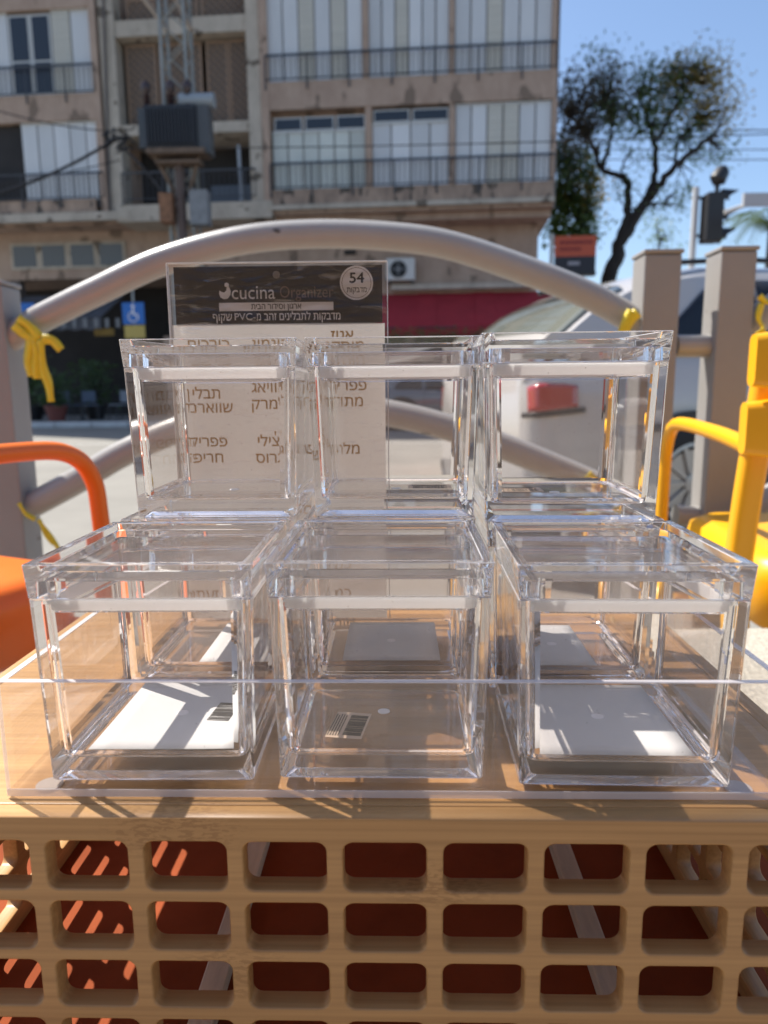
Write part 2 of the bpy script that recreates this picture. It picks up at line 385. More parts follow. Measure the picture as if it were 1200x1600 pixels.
PEACH = plaster('peach_render', (.47, .345, .265), (.35, .245, .185))
STAIN = plaster('stained_peach_render', (.44, .32, .24), (.19, .14, .11))
CREAM = plaster('cream_concrete', (.53, .46, .375), (.36, .31, .25))
SHUT = mat('white_shutter', (.72, .73, .735), .5, var=.10, vs=1.2, stretch=(1, 1, .3))
SHUTG = mat('greenish_shutter', (.63, .655, .60), .5, var=.12, vs=1.2)
LOUV = mat('cream_louvre', (.66, .645, .58), .6, var=.15, vs=3, stretch=(.2, 1, 8))
vary(SHUT, .80, 1.06); vary(SHUTG, .82, 1.05); vary(LOUV, .85, 1.05)
chips(PEACH, 1.6, .60, (.22, .16, .12), (1, 1, .6)); chips(STAIN, 2.5, .56, (.10, .08, .065), (1, 1, .5)); chips(CREAM, 2, .62, (.16, .13, .10))
DGLASS = mat('dark_window_glass', (.03, .035, .045), .12)
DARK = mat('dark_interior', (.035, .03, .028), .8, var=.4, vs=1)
RAILM = mat('railing_iron', (.05, .05, .055), .5)
ALU = mat('window_frame_paint', (.55, .55, .53), .4)
uL, uR = U(-420), U(871, 100)
uP0, uP1 = U(183, 150), U(386, 150)   # recess
ztop = ZR(-900)
part = lambda name, m, *b_, **k: MB().box(*b_).build(name, m, bld, **k)
# main volumes (behind the facade skins)
part('wall', PEACH, U(388), uR-.02, .35, 9, ZR(340), ztop)
part('wall', PEACH, uL, uP0-.02, .35, 9, ZL(348), ztop)
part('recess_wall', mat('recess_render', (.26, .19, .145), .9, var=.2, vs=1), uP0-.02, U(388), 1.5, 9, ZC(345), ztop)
# lower storey set back under the overhang
zs = ZR(316)
part('soffit', PEACH, uL, uR, .04, 9, zs-.22, zs-.004)
part('lower_wall', PEACH, U(262, 400, 1.3), uR-.25, 1.3, 9, 2.9, zs-.224)
zlow = bp(100, 436, 1.3).z; usp = U(262, 400, 1.3)-.004
part('upper_shop_wall', PEACH, uL, usp, 1.3, 9, zlow, zs-.224)
part('back_wall', DARK, uL, usp, 3.6, 9, .12, zlow-.004)
part('back_wall', DARK, usp+.004, uR-.3, 3.6, 9, .12, 2.9)
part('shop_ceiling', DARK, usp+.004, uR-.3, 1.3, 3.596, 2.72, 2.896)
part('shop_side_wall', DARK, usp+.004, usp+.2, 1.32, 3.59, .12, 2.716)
for px in (30, 262, 640, 850):
    u = U(px, 500, 1.35); part('shop_pillar', mat('dark_pillar', (.12, .10, .09), .8) if px < 200 else PEACH, u-.15, u+.15, 1.32, 1.62, .12, zlow if px < 200 else 2.716)
# right wing ledge, bands
part('ledge', CREAM, U(425, 325)-.1, uR+.02, -.12, .04, ZR(323), ZR(315.5))
part('parapet', STAIN, U(425, 300), uR-.002, 0, .345, ZR(315), ZR(290))
part('parapet', PEACH, U(415, 140), uR-.004, 0, .345, ZR(163), ZR(119))
part('parapet', PEACH, U(410, 40), uR-.004, 0, .345, ZR(-42), ZR(-2-75))
for pa, pb, y0, y1 in ((566, 575, 119, -42), (702, 710, 119, -42), (571, 581, 290, 163), (702, 711, 290, 163), (863, 871, 119, -42), (861, 869, 290, 163)):
    ym = (y0+y1)/2
    part('pier', PEACH, U(pa, ym), U(pb, ym), .02, .345, ZR(y0)+.002, ZR(y1)-.002)
part('edge_pier', PEACH, U(408, 150), U(420, 150), -.03, .345, ZR(315), ZR(-300))
# left wing
part('ledge', CREAM, uL, uP0+.2, -.12, .04, ZL(347), ZL(334))
part('parapet', STAIN, uL, U(150, 320), 0, .345, ZL(333.5), ZL(312))
part('parapet', PEACH, uL, U(150, 170), 0, .345, ZL(189), ZL(147))
part('parapet', PEACH, uL, U(140, 0), 0, .345, ZL(13), ZL(-35))
part('edge_pier', PEACH, U(147, 150), U(157, 150), -.03, .345, ZL(333), ZL(-400))
part('edge_pier', CREAM, U(160, 150), U(183, 150), .05, .6, ZL(333), ZL(-400))
part('edge_pier', CREAM, U(387, 150), U(407, 150), .02, .6, ZC(345), ZC(-400))
# recess slabs
for ya, yb in ((207, 190), (50, 24), (-110, -130)):
    part('slab_edge', CREAM, uP0+.002, uP1-.002, .10, 1.5, ZC(ya), ZC(yb))
part('slab_edge', CREAM, uP0-.2, U(427, 330), -.1, 1.5, ZC(345), ZC(319))
MESH = mat('brown_mesh_screen', (.19, .145, .115), .7, var=.5, vs=60)
SCRN = mat('screen_frame', (.33, .22, .15), .6)
for (xa, xb, ya, yb) in ((188, 236, 187, 54), (240, 308, 187, 54), (316, 350, 187, 54), (352, 384, 187, 54), (186, 232, 22, -20), (236, 300, 22, -20), (306, 382, 22, -20)):
    ym = (ya+yb)/2
    s_ = part('mesh_screen', MESH, U(xa, ym)+.04, U(xb, ym)-.04, .5, .53, ZC(ya)+.03, ZC(yb)-.03)
    fm = MB(); a, b, c, d = U(xa, ym), U(xb, ym), ZC(ya), ZC(yb)
    fm.box(a, a+.05, .46, .54, c, d).box(b-.05, b, .46, .54, c, d).box(a+.05, b-.05, .46, .54, c, c+.05).box(a+.05, b-.05, .46, .54, d-.05, d)
    f_ = fm.build('screen_frame', SCRN, s_)
    lm = MB(); k = a
    nn = int((b-a+d-c)/.22)
    for q in range(nn):   # diagonal lattice bars
        for sg in (1, -1):
            t0 = q*.22
            p0 = (a+t0, c) if t0 < b-a else (b, c+t0-(b-a)); p1 = (a, c+t0) if t0 < d-c else (a+t0-(d-c), d)
            if sg < 0: p0 = (a+b-p0[0], p0[1]); p1 = (a+b-p1[0], p1[1])
            lm.tube([(p0[0], .48, p0[1]), (p1[0], .48, p1[1])], .012, 3)
    lm.build('lattice', SCRN, s_)
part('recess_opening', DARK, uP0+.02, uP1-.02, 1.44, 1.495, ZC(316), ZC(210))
part('recess_door', mat('blue_grey_door', (.12, .14, .17), .5), U(330, 290, 1.3), U(400, 290, 1.3), 1.3, 1.4, ZC(312), ZC(272))
MB().tube([(U(371, 260), .3, ZC(312)), (U(368, 220), .3, ZC(225))], .05, 8).build('downpipe', mat('grey_pipe', (.4, .43, .47), .4), bld, smooth=40)
MB().tube([(U(172, 330), -.02, ZL(345)), (U(172, 0), -.02, ZL(-300))], .035, 8).build('downpipe', mat('brown_pipe', (.10, .08, .07), .5), bld, smooth=40)
MB().tube([(uR+.03, .2, ZR(330)), (uR+.03, .2, ZR(-300))], .04, 8).build('downpipe', mat('grey_corner_pipe', (.18, .16, .15), .5), bld, smooth=40)
# panels
def panels(xa, xb, ya, yb, n, Z, mats, ym=None, depth=.10):
    ym = ym or (ya+yb)/2
    a, b = U(xa, ym), U(xb, ym); wd = (b-a)/n
    for i in range(n):
        m = mats[i % len(mats)]
        j = random.uniform(-.012, .012)
        o = MB().box(a+i*wd+.018, a+(i+1)*wd-.018, depth+j, depth+.04+j, Z(ya)+.02, Z(yb)-.02).build('shutter_panel', m, bld)
        if m is LOUV:
            s = MB(); h0, h1 = Z(ya)+.06, Z(yb)-.06; q = h0
            while q < h1: s.box(a+i*wd+.05, a+(i+1)*wd-.05, depth+j-.02, depth+j-.002, q, q+.05); q += .09
            s.build('louvre_slats', LOUV, o)
    # rails of the sliding track
    part('shutter_track', ALU, a+.002, b-.002, depth-.03, depth+.055, Z(yb)-.018, Z(yb)+.03)
    part('shutter_track', ALU, a+.002, b-.002, depth-.03, depth+.055, Z(ya)-.03, Z(ya)+.018)
W_, G_, L_ = SHUT, SHUTG, LOUV
panels(416, 566, 118, -42, 6, ZR, [W_, W_, L_, W_, L_, W_], 60)
panels(575, 702, 117, -42, 6, ZR, [W_, W_, L_, W_, W_, W_], 60)
panels(710, 863, 117, -42, 6, ZR, [W_, W_, L_, W_, W_, W_], 60)
panels(425, 571, 290, 198, 6, ZR, [G_], 240)
panels(581, 702, 290, 190, 4, ZR, [W_], 240)
panels(711, 861, 290, 166, 6, ZR, [W_, W_, L_, L_, W_, W_], 240)
for (xa, xb, ya, yb) in ((427, 471, 196, 174), (475, 521, 196, 174), (525, 570, 196, 174), (583, 640, 188, 168), (644, 701, 188, 168)):
    a, b, c, d = U(xa, 185), U(xb, 185), ZR(ya), ZR(yb)
    o = part('window', ALU, a, b, .10, .16, c, d)
    MB().box(a+.04, b-.04, .092, .0995, c+.04, d-.04).build('pane', DGLASS, o)
panels(-60, 12, 146, 14, 2, ZL, [L_, W_], 80)
panels(80, 110, 146, 14, 1, ZL, [L_], 80)
panels(110, 147, 146, 14, 1, ZL, [W_], 80)
for (xa, xb) in ((13, 46), (47, 79)):
    a, b, c, d = U(xa, 80), U(xb, 80), ZL(145), ZL(17)
    o = part('window', ALU, a, b, .10, .16, c, d); mid = c+(d-c)*.42
    MB().box(a+.06, b-.06, .09, .0995, mid+.03, d-.06).build('pane', DGLASS, o)
    MB().box(a+.06, b-.06, .09, .0995, c+.06, mid-.03).build('pane', DGLASS, o)
panels(34, 160, 311, 191, 5, ZL, [W_], 250)
panels(-150, -70, 311, 191, 3, ZL, [W_], 250)
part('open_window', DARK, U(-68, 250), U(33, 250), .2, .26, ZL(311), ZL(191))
def railing(xa, xb, ytop, ybot, Z, ym):
    a, b = U(xa, ym), U(xb, ym); zt, zb = Z(ytop), Z(ybot); m = MB()
    m.box(a, b, -.07, -.03, zt-.03, zt+.02).box(a, b, -.065, -.035, zb+.02, zb+.045)
    n = int((b-a)/.15)
    for i in range(n+1):
        t = .022 if i % 8 == 0 else .008
        q = a+(b-a)*i/n; m.box(q-t, q+t, -.06, -.04, zb-.25 if i % 8 == 0 else zb+.045, zt-.03)
    m.build('balcony_railing', RAILM, bld)
railing(414, 868, 77, 117, ZR, 95); railing(423, 866, 249, 289, ZR, 270)
railing(-200, 148, 103, 147, ZL, 120); railing(-200, 163, 272, 312, ZL, 290); railing(192, 400, 268, 312, ZC, 290)
# strip of four windows under the left overhang
for i in range(4):
    a, b = U(18+i*45, 400, 1.3), U(18+(i+1)*45, 400, 1.3); c, d = bp(100, 421, 1.3).z, bp(100, 379, 1.3).z
    o = part('window', CREAM, a, b-.01, 1.24, 1.298, c, d)
    MB().box(a+.1, b-.11, 1.225, 1.2395, c+.09, d-.09).build('pane', mat('dull_glass', (.13, .125, .115), .2), o)
# small shop window + ledge over the red awning
part('wall_ledge', CREAM, U(612, 450, 1.1), U(830, 450, 1.1), .95, 1.298, bp(700, 452, 1.1).z, bp(700, 444, 1.1).z)
part('vent', DARK, U(538, 393, 1.25), U(556, 393, 1.25), 1.24, 1.298, bp(540, 398, 1.25).z, bp(540, 391, 1.25).z)

def bw(px, py, d): return BI @ bp(px, py, d)
# --- air conditioner
p = bw(627, 422, .95)
ac = thing('air_conditioner', 'white outdoor air conditioner unit above red awning', 'air conditioner', p, PH)
MB().box(-.45, .42, -.17, .16, -.32, .33).build('case', mat('ac_white', (.62, .61, .58), .5), ac, bevel=.03)
M_ = Matrix.Translation((-.08, -.18, .0)) @ Matrix.Rotation(R(90), 4, 'X')
MB().lathe([(.25, 0), (.25, .02), (.23, .02), (.23, 0)], 28, M_).build('fan_grille', BLACKP, ac)
g = MB()
for k in range(4):
    a = k*math.pi/2
    g.box(.03, .2, -.045, .045, .022, .03, M_ @ Matrix.Rotation(a, 4, 'Z'))
g.build('fan_blades', mat('ac_fan_grey', (.10, .10, .10), .5), ac)
MB().lathe([(.03, .0), (.03, .035)], 12, M_).build('fan_hub', ALU, ac)
MB().box(-.4, -.35, -.15, .34, -.4, -.325).box(.32, .37, -.15, .34, -.4, -.325).build('bracket', RAILM, ac)
# --- red awning
aw = thing('red_awning', 'long dark red fabric awning over the shop front', 'awning', BO, PH)
def awning(parent, xa, xb, ytop, ybot, dt, db, m, val=.25):
    a0, a1 = bp(xa, ytop, dt), bp(xb, ytop, dt); zb_ = bp((xa+xb)/2, ybot, db).z
    b = MB(); n = 14
    for i in range(n):
        u0 = a0.x+(a1.x-a0.x)*i/n; u1 = a0.x+(a1.x-a0.x)*(i+1)/n
        P = lambda u, d_, z_: Vector((u, d_, z_))
        zt_ = (a0.z+a1.z)/2
        b.quad(P(u0, dt, zt_), P(u1, dt, zt_), P(u1, db, zb_), P(u0, db, zb_))
        b.quad(P(u0, db, zb_), P(u1, db, zb_), P(u1, db-.01, zb_-val+.03*(i % 2)), P(u0, db-.01, zb_-val+.03*(i % 2)))
    o = b.build('canopy', m, parent)
    md = o.modifiers.new('s', 'SOLIDIFY'); md.thickness = .02
    fr_ = MB()
    for u in (a0.x+.1, (a0.x+a1.x)/2, a1.x-.1): fr_.tube([(u, dt, zt_-.1), (u, db, zb_-.05)], .02, 6)
    fr_.tube([(a0.x, db, zb_-.03), (a1.x, db, zb_-.03)], .025, 6)
    fr_.build('awning_frame', RAILM, parent)
awning(aw, 596, 1010, 456, 508, 1.28, -.9, mat('red_fabric', (.42, .022, .032), .8, var=.2, vs=2), .28)
aw2 = thing('striped_awning', 'dark grey striped awning over cafe front left of pole', 'awning', BO, PH)
AWD = mat('dark_awning_fabric', (.10, .10, .11), .8, var=.3, vs=3)
awning(aw2, 40, 196, 462, 496, 1.28, -.5, AWD, .38)
st = MB()
for k in range(9):
    a = bp(48+k*17, 500, -.52); st.box(a.x-.06, a.x+.06, -.535, -.525, a.z-.22, a.z+.05)
st.build('stripe', mat('pale_stripe', (.22, .22, .22), .8), aw2)
# yellow shop sign glimpsed at (160,520)
yb = thing('shop_sign', 'small dull yellow sign board hanging in dark cafe front', 'sign', bw(163, 519, .6), PH)
MB().box(-.32, .32, -.02, .02, -.11, .11).build('board', mat('yellow_board', (.50, .34, .10), .6, var=.4, vs=9), yb)

# --- disabled parking sign
ds = bw(209, 495, -2.2)
dsg = thing('parking_sign', 'blue and white wheelchair parking sign with yellow plate below', 'sign', (ds.x, ds.y, .12), PH)
zz = ds.z-.12
SIGNB = mat('sign_blue', (.02, .15, .50), .4)
MB().tube([(0, .03, 0), (0, .03, zz+.7)], .03, 8).build('pole', mat('galvanised', (.35, .35, .34), .4, .5), dsg, smooth=40)
MB().box(-.31, .31, -.02, 0, zz-.20, zz+.38).build('sign_plate', SIGNB, dsg)
ic = MB(); q = Matrix.Translation((0, -.024, zz+.08))
ic.lathe([(.05, 0), (.05, .003)], 12, q @ Matrix.Translation((0, 0, .2)) @ Matrix.Rotation(R(90), 4, 'X'))
ic.box(-.03, .03, 0, .003, -.02, .14, q).box(-.03, .13, 0, .003, -.04, .0, q).box(.09, .14, 0, .003, -.16, -.04, q)
rg = [((.13 if k % 2 == 0 else .13)*math.cos(R(100+k*20)), .13*math.sin(R(100+k*20))) for k in range(12)]
for (a, b) in zip(rg, rg[1:]): ic.tube([q @ Vector((a[0]-.01, 0, a[1]-.08)), q @ Vector((b[0]-.01, 0, b[1]-.08))], .018, 4)
ic.build('wheelchair_symbol', WHITEP, dsg)
MB().box(-.28, .30, -.02, 0, zz-.58, zz-.23).build('lower_plate', mat('sign_yellow', (.55, .40, .10), .5), dsg)
sb = bw(42, 482, -.4)
s2 = thing('blue_sign', 'small blue sign by the cafe, partly behind curved pipe', 'sign', (sb.x, sb.y, sb.z), PH)
MB().box(-.25, .25, -.02, .02, -.16, .16).build('sign_plate', SIGNB, s2)

# --- corner shop sign (orange over black)
cs = bw(898, 397, 1.0)
csg = thing('corner_sign', 'square sign, orange above black, at the building corner', 'sign', (cs.x, cs.y, 0), PH)
h = .58
MB().box(-.60, .62, -.03, .03, cs.z-.07, cs.z+.52).build('orange_plate', mat('sign_orange', (.55, .10, .045), .6), csg)
MB().box(-.60, .62, -.03, .03, cs.z-.50, cs.z-.075).build('black_plate', mat('sign_black', (.02, .018, .025), .5), csg)
l_ = MB()
for r_, (y0_, n_) in enumerate(((.33, 9), (.14, 7))):
    xx = -.45
    for k in range(n_):
        ww = random.uniform(.05, .10); l_.box(xx, xx+ww, -.036, -.031, cs.z+y0_-.05, cs.z+y0_+.05); xx += ww+.03
l_.build('lettering', mat('sign_dark_red', (.22, .02, .02), .6), csg)
MB().box(-.2, .15, -.036, -.031, cs.z-.32, cs.z-.22).build('small_print', mat('sign_grey', (.35, .33, .35), .6), csg)
MB().tube([(-.68, .05, .12), (-.68, .05, cs.z+.6)], .06, 8).build('pole', ALU, csg, smooth=40)
MB().box(-.62, .64, -.04, .3, cs.z-.62, cs.z-.505).build('sign_base', BLACKP, csg)

# ================================================================== utility pole with transformer
PY = 18.3
tp_ = atY(283, 215, PY)
up = thing('transformer_pole', 'steel lattice utility pole carrying a grey transformer', 'utility pole', (tp_.x, PY, .0))
GAL = mat('galvanised_steel', (.33, .34, .32), .45, .3, var=.25, vs=6)
def pz(y): return atY(283, y, PY).z
hw = .28
for sx in (-1, 1):
    for sy in (-1, 1):
        MB().box(sx*hw-.03, sx*hw+.03, sy*hw-.03, sy*hw+.03, .12, pz(-500)).build('corner_post', GAL, up)
lat = MB(); z = .3; k = 0
while z < pz(-500):
    for sx, sy, ex, ey in ((-1, -1, 1, -1), (1, -1, 1, 1), (1, 1, -1, 1), (-1, 1, -1, -1)):
        if k % 2: sx, sy, ex, ey = ex, ey, sx, sy
        lat.tube([(sx*hw, sy*hw, z), (ex*hw, ey*hw, z+.5)], .02, 4)
    z += .5; k += 1
lat.build('lattice_bracing', GAL, up)
tk = MB(); z0, z1 = pz(247), pz(182)
tk.box(-.62, .58, -.75, -.25, z0, z1)
tank = tk.build('transformer_tank', mat('dark_grey_tank', (.022, .022, .027), .5, var=.2, vs=4), up, bevel=.02)
fn = MB()
for k in range(14):
    u = -.55+k*.08; fn.box(u-.012, u+.012, -.84, -.755, z0+.08, z1-.08)
fn.build('cooling_fins', mat('dark_grey_fins', (.05, .052, .06), .5), tank)
MB().box(-.78, -.63, -.7, -.3, z0+.03, z1-.05).build('radiator', mat('pale_grey_radiator', (.06, .065, .07), .45), up)
MB().box(.59, .86, -.7, -.3, z0-.1, z1-.02).build('radiator', mat('pale_grey_radiator2', (.07, .072, .075), .45), up)
MB().lathe([(.17, 0), (.17, .8)], 16, Matrix.Translation((.15, -.45, z1+.16)) @ Matrix.Rotation(R(90), 4, 'Y')).build('oil_drum', mat('drum_grey', (.28, .31, .33), .4), up, smooth=40)
for u in (-.62, -.05, .35):
    b = MB(); b.lathe([(.05, 0), (.11, .06), (.05, .1), (.11, .16), (.05, .2), (.11, .26), (.05, .3), (.09, .36), (.12, .5), (.05, .6)], 10, Matrix.Translation((u, -.5, z1)))
    b.build('bushing', mat('brown_porcelain', (.05, .03, .03), .3), up, smooth=60)
fr_ = MB().box(-.6, .75, -.8, -.2, z0-.12, z0-.01).box(-.45, .6, -.7, -.3, z0-.3, z0-.24)
fr_.tube([(-.5, -.5, z0-.1), (-.1, -.3, z0-.9)], .05, 6).tube([(.55, -.5, z0-.1), (.2, -.3, z0-.9)], .05, 6)
fr_.build('platform', mat('rusty_steel', (.20, .14, .10), .8, var=.5, vs=8), up)
MB().box(-.42, -.12, -.65, -.3, pz(356), pz(312)).build('switch_box', mat('rust_box', (.30, .15, .08), .8, var=.5, vs=10), up)
MB().box(.30, .72, -.65, -.3, pz(360), pz(308)).build('meter_box', mat('grey_box', (.24, .25, .26), .6, var=.3, vs=6), up)
MB().tube([(.05, -.45, .12), (.05, -.45, z0-.3)], .11, 10).build('cable_duct', mat('brown_duct', (.10, .07, .06), .7), up, smooth=40)
ar = MB()
ar.tube([atY(225, -2, PY)-up.location, atY(262, 48, PY)-up.location], .06, 6).tube([atY(275, 0, PY)-up.location, atY(300, 48, PY)-up.location], .06, 6)
ar.build('cross_arm', mat('tan_arm', (.35, .27, .20), .7), up)
jb = MB()
random.seed(3)
for k in range(26):
    c_ = atY(random.gauss(186, 14), random.gauss(222, 10), PY)-up.location
    d_ = Vector((random.uniform(-.3, .3), random.uniform(-.1, .1), random.uniform(-.15, .15)))
    jb.tube([c_, c_+d_*.6+Vector((0, 0, -.05)), c_+d_], random.uniform(.012, .04), 5)
jb.build('cable_joint', BLACKP, up)
# wires
WIRE = mat('black_cable', (.02, .02, .022), .6)
def wire(label, a, b, sag, r, group=None):
    n = 14; pts = [a.lerp(b, i/n) - Vector((0, 0, sag*4*(i/n)*(1-i/n))) for i in range(n+1)]
    o = MB().tube(pts, r, 6).build('overhead_cable', WIRE, smooth=60)
    return tag(o, label, 'cable', group)
wire('thick sagging cable from far left up to transformer pole joint', atY(-260, 320, 17), atY(182, 216, PY), .6, .035)
wire('thin cable dropping from top left to the transformer pole', atY(-200, 95, 16), atY(190, 206, PY), .3, .014)
wire('faint cable low across the left shutters to pole', atY(-250, 300, 16), atY(188, 250, PY), .2, .012)
wire('short slack cable from the pole joint to the transformer tank', atY(192, 232, PY), atY(262, 312, PY-.4), -.1, .03)
wire('thin cable crossing the second floor shutters to the right', atY(190, 232, PY), atY(1500, 196, 15), .1, .012)
wire('highest power line in the sky right of the tree', atY(1130, 203, 30), atY(1700, 190, 26), .1, .025)
wire('middle power line in the sky right of the tree', atY(860, 232, 30), atY(1700, 225, 26), .1, .018)
wire('lowest power line in the sky right of the tree', atY(860, 248, 30), atY(1700, 240, 26), .1, .018)

# ================================================================== trees
BARK = mat('dark_bark', (.045, .036, .03), .9, var=.4, vs=10, bump=.5, bs=20)
def leafmat(name, c):
    m, t, b = nodes(name); b.inputs['Base Color'].default_value = (*c, 1); b.inputs['Roughness'].default_value = .55
    tr = t.nodes.new('ShaderNodeBsdfTranslucent'); tr.inputs[0].default_value = (c[0]*1.5, c[1]*1.6, c[2], 1); mx = t.nodes.new('ShaderNodeMixShader'); mx.inputs[0].default_value = .35
    t.links.new(b.outputs[0], mx.inputs[1]); t.links.new(tr.outputs[0], mx.inputs[2]); t.links.new(mx.outputs[0], t.nodes['Material Output'].inputs[0]); return m
LG, LO, LDK = leafmat('leaf_green', (.09, .14, .04)), leafmat('leaf_olive', (.28, .20, .045)), leafmat('leaf_dark_brown', (.10, .08, .055))
def tree(label, base_px, limbs, clusters, Y, r0, seed, name='street_tree'):
    rnd = random.Random(seed)
    root = thing(name, label, 'tree', (atY(*base_px, Y).x, Y, 0.0)); off = root.location
    tr = MB(); tips = []
    for (pts, ra, rb, dy) in limbs:
        P = [atY(x, y, Y) + Vector((0, dy*i/(len(pts)-1), 0)) for i, (x, y) in enumerate(pts)]
        S_ = spline(P, 5); n = len(S_)
        S_ = [p + Vector((rnd.gauss(0, .03), rnd.gauss(0, .03), rnd.gauss(0, .03))) if 0 < i < n-1 else p for i, p in enumerate(S_)]
        tr.tube([p-off for p in S_], [ra+(rb-ra)*i/(n-1) for i in range(n)], 8)
        tips += S_[n//2:]
    tips = [Vector(p) for p in tips]
    mb = {}
    for (cx, cy_, rx, ry, n, m, s) in clusters:
        bm = mb.setdefault(m.name, (MB(), m))[0]
        cen = atY(cx, cy_, Y); k = Y/F
        # twigs out to clumps, leaves on the clumps
        nt_ = max(4, n//12)
        for j in range(nt_):
            a = rnd.uniform(0, 6.283); q = rnd.random()**.5
            cp = cen + Vector((math.cos(a)*rx*k*q, rnd.gauss(0, rx*k*.45), math.sin(a)*ry*k*q))
            near = min(tips, key=lambda t: (t-cp).length)
            mid = near.lerp(cp, .5)+Vector((rnd.gauss(0, .12), rnd.gauss(0, .12), rnd.gauss(0, .08)))
            if (near-cp).length < 3.2: tr.tube([near-off, mid-off, cp-off], [.035, .02, .006], 4)
            cr_ = rnd.uniform(.15, .40)
            for l in range(26):
                p = cp + Vector((rnd.gauss(0, cr_), rnd.gauss(0, cr_), rnd.gauss(0, cr_*.8)))
                e1 = Vector((rnd.gauss(0, 1), rnd.gauss(0, 1), rnd.gauss(0, 1))).normalized(); e2 = e1.orthogonal().normalized()
                ss = s*1.1*rnd.uniform(.5, 1.2)
                bm.quad(p-off, p+e1*ss+e2*ss*.5-off, p+e1*ss*2-off, p+e1*ss-e2*ss*.5-off)
    tr.build('trunk', BARK, root, smooth=60)
    for nme, (b, m) in mb.items(): b.build('crown', m, root)
    return root
limbs = [
 ([(948, 700), (950, 470), (958, 415), (972, 375), (990, 345), (1010, 312)], .30, .17, 0),
 ([(1010, 312), (1030, 288), (1052, 262), (1078, 240), (1100, 220)], .15, .05, -1),
 ([(1010, 312), (1028, 262), (1030, 215), (1020, 175), (1012, 140)], .13, .04, .8),
 ([(1030, 215), (1048, 180), (1062, 150), (1068, 120)], .07, .03, -.6),
 ([(968, 380), (980, 335), (984, 290), (975, 270), (950, 262), (935, 232), (925, 200)], .16, .05, .6),
 ([(935, 240), (910, 215), (890, 190)], .07, .03, -.5),
 ([(984, 290), (975, 262), (985, 240)], .05, .02, .4),
 ([(942, 262), (955, 225), (965, 180), (958, 150)], .08, .03, 1),
 ([(1000, 325), (985, 325), (972, 318)], .05, .02, 0),
 ([(985, 345), (1005, 325), (1030, 322)], .06, .02, -.5),
 ([(1030, 220), (1010, 200), (995, 180)], .06, .02, .5),
 ([(1055, 258), (1062, 225), (1080, 200), (1098, 180)], .06, .02, .5),
]
cl = [(905, 165, 38, 42, 620, LDK, .09), (945, 150, 40, 42, 620, LDK, .085), (960, 190, 40, 30, 330, LG, .08), (930, 110, 30, 28, 150, LG, .08), (975, 110, 30, 20, 90, LG, .07),
      (1030, 150, 38, 42, 620, LG, .09), (1070, 145, 42, 42, 520, LO, .095), (1105, 150, 38, 45, 460, LO, .09), (1090, 110, 40, 25, 160, LO, .08), (1130, 175, 18, 40, 120, LO, .08), (1102, 96, 10, 10, 30, LG, .08),
      (1075, 215, 24, 18, 180, LG, .09), (1110, 235, 30, 22, 150, LG, .08), (1000, 235, 30, 30, 130, LG, .07), (1065, 300, 24, 22, 100, LG, .08), (1040, 322, 30, 14, 100, LG, .07), (900, 215, 28, 20, 170, LDK, .08), (975, 300, 16, 26, 60, LG, .07), (1045, 185, 30, 20, 200, LG, .08)]
tree('tall leaning tree with sparse dark and olive crown against the sky', (948, 640), limbs, cl, 26, .3, 5)
tree('leafy green tree partly hidden by the building corner', (905, 640), [([(905, 700), (905, 440), (908, 360), (918, 310), (930, 280)], .16, .05, 0), ([(908, 360), (895, 300), (890, 260)], .1, .04, .5)],
     [(893, 270, 30, 40, 620, LG, .12), (910, 300, 26, 30, 380, LO, .11), (886, 335, 24, 40, 620, LG, .13), (912, 350, 22, 26, 200, LG, .12), (890, 240, 20, 24, 160, LDK, .1), (905, 375, 16, 14, 120, LG, .1)], 29, .2, 9)
tree('small bare-twigged tree low in the sky right of the leaning tree', (1035, 640), [([(1030, 700), (1030, 470), (1028, 400), (1030, 372)], .1, .04, 0)],
     [(1030, 352, 14, 26, 60, LG, .08), (1040, 375, 18, 14, 60, LG, .08)], 32, .1, 12)
# palm at the right edge
pc = atY(1205, 352, 30)
pt = thing('palm_tree', 'palm tree with arching fronds at the right edge', 'tree', (pc.x, 30, 0))
MB().tube([(0, 0, 0), (0, 0, pc.z*.5), (.05, 0, pc.z)], [.2, .16, .14], 10).build('trunk', BARK, pt, smooth=60)
rnd = random.Random(4)
for k in range(13):
    a = k*2*math.pi/13+.2; ln = rnd.uniform(1.5, 2.2); f = MB(); sp = []
    for i in range(9):
        t = i/8; sp.append(Vector((math.cos(a)*ln*t, math.sin(a)*ln*t, pc.z+.75*math.sin(t*2.2)*ln/2-.9*t*t)))
    f.tube(sp, [.03-.0025*i for i in range(9)], 4)
    side = Vector((-math.sin(a), math.cos(a), 0))
    for i in range(1, 9):
        for sg in (-1, 1):
            for h_ in (0, .5):
                b = sp[i-1].lerp(sp[i], h_); e = b+side*sg*.42+Vector((math.cos(a)*.2, math.sin(a)*.2, -.22)); o_ = Vector((math.cos(a), math.sin(a), 0))*.035
                f.quad(b-o_, b+o_, e+o_*.3, e-o_*.3)
    f.build('frond', leafmat('palm_leaf', (.07, .10, .04)) if k == 0 else bpy.data.materials['palm_leaf'], pt)
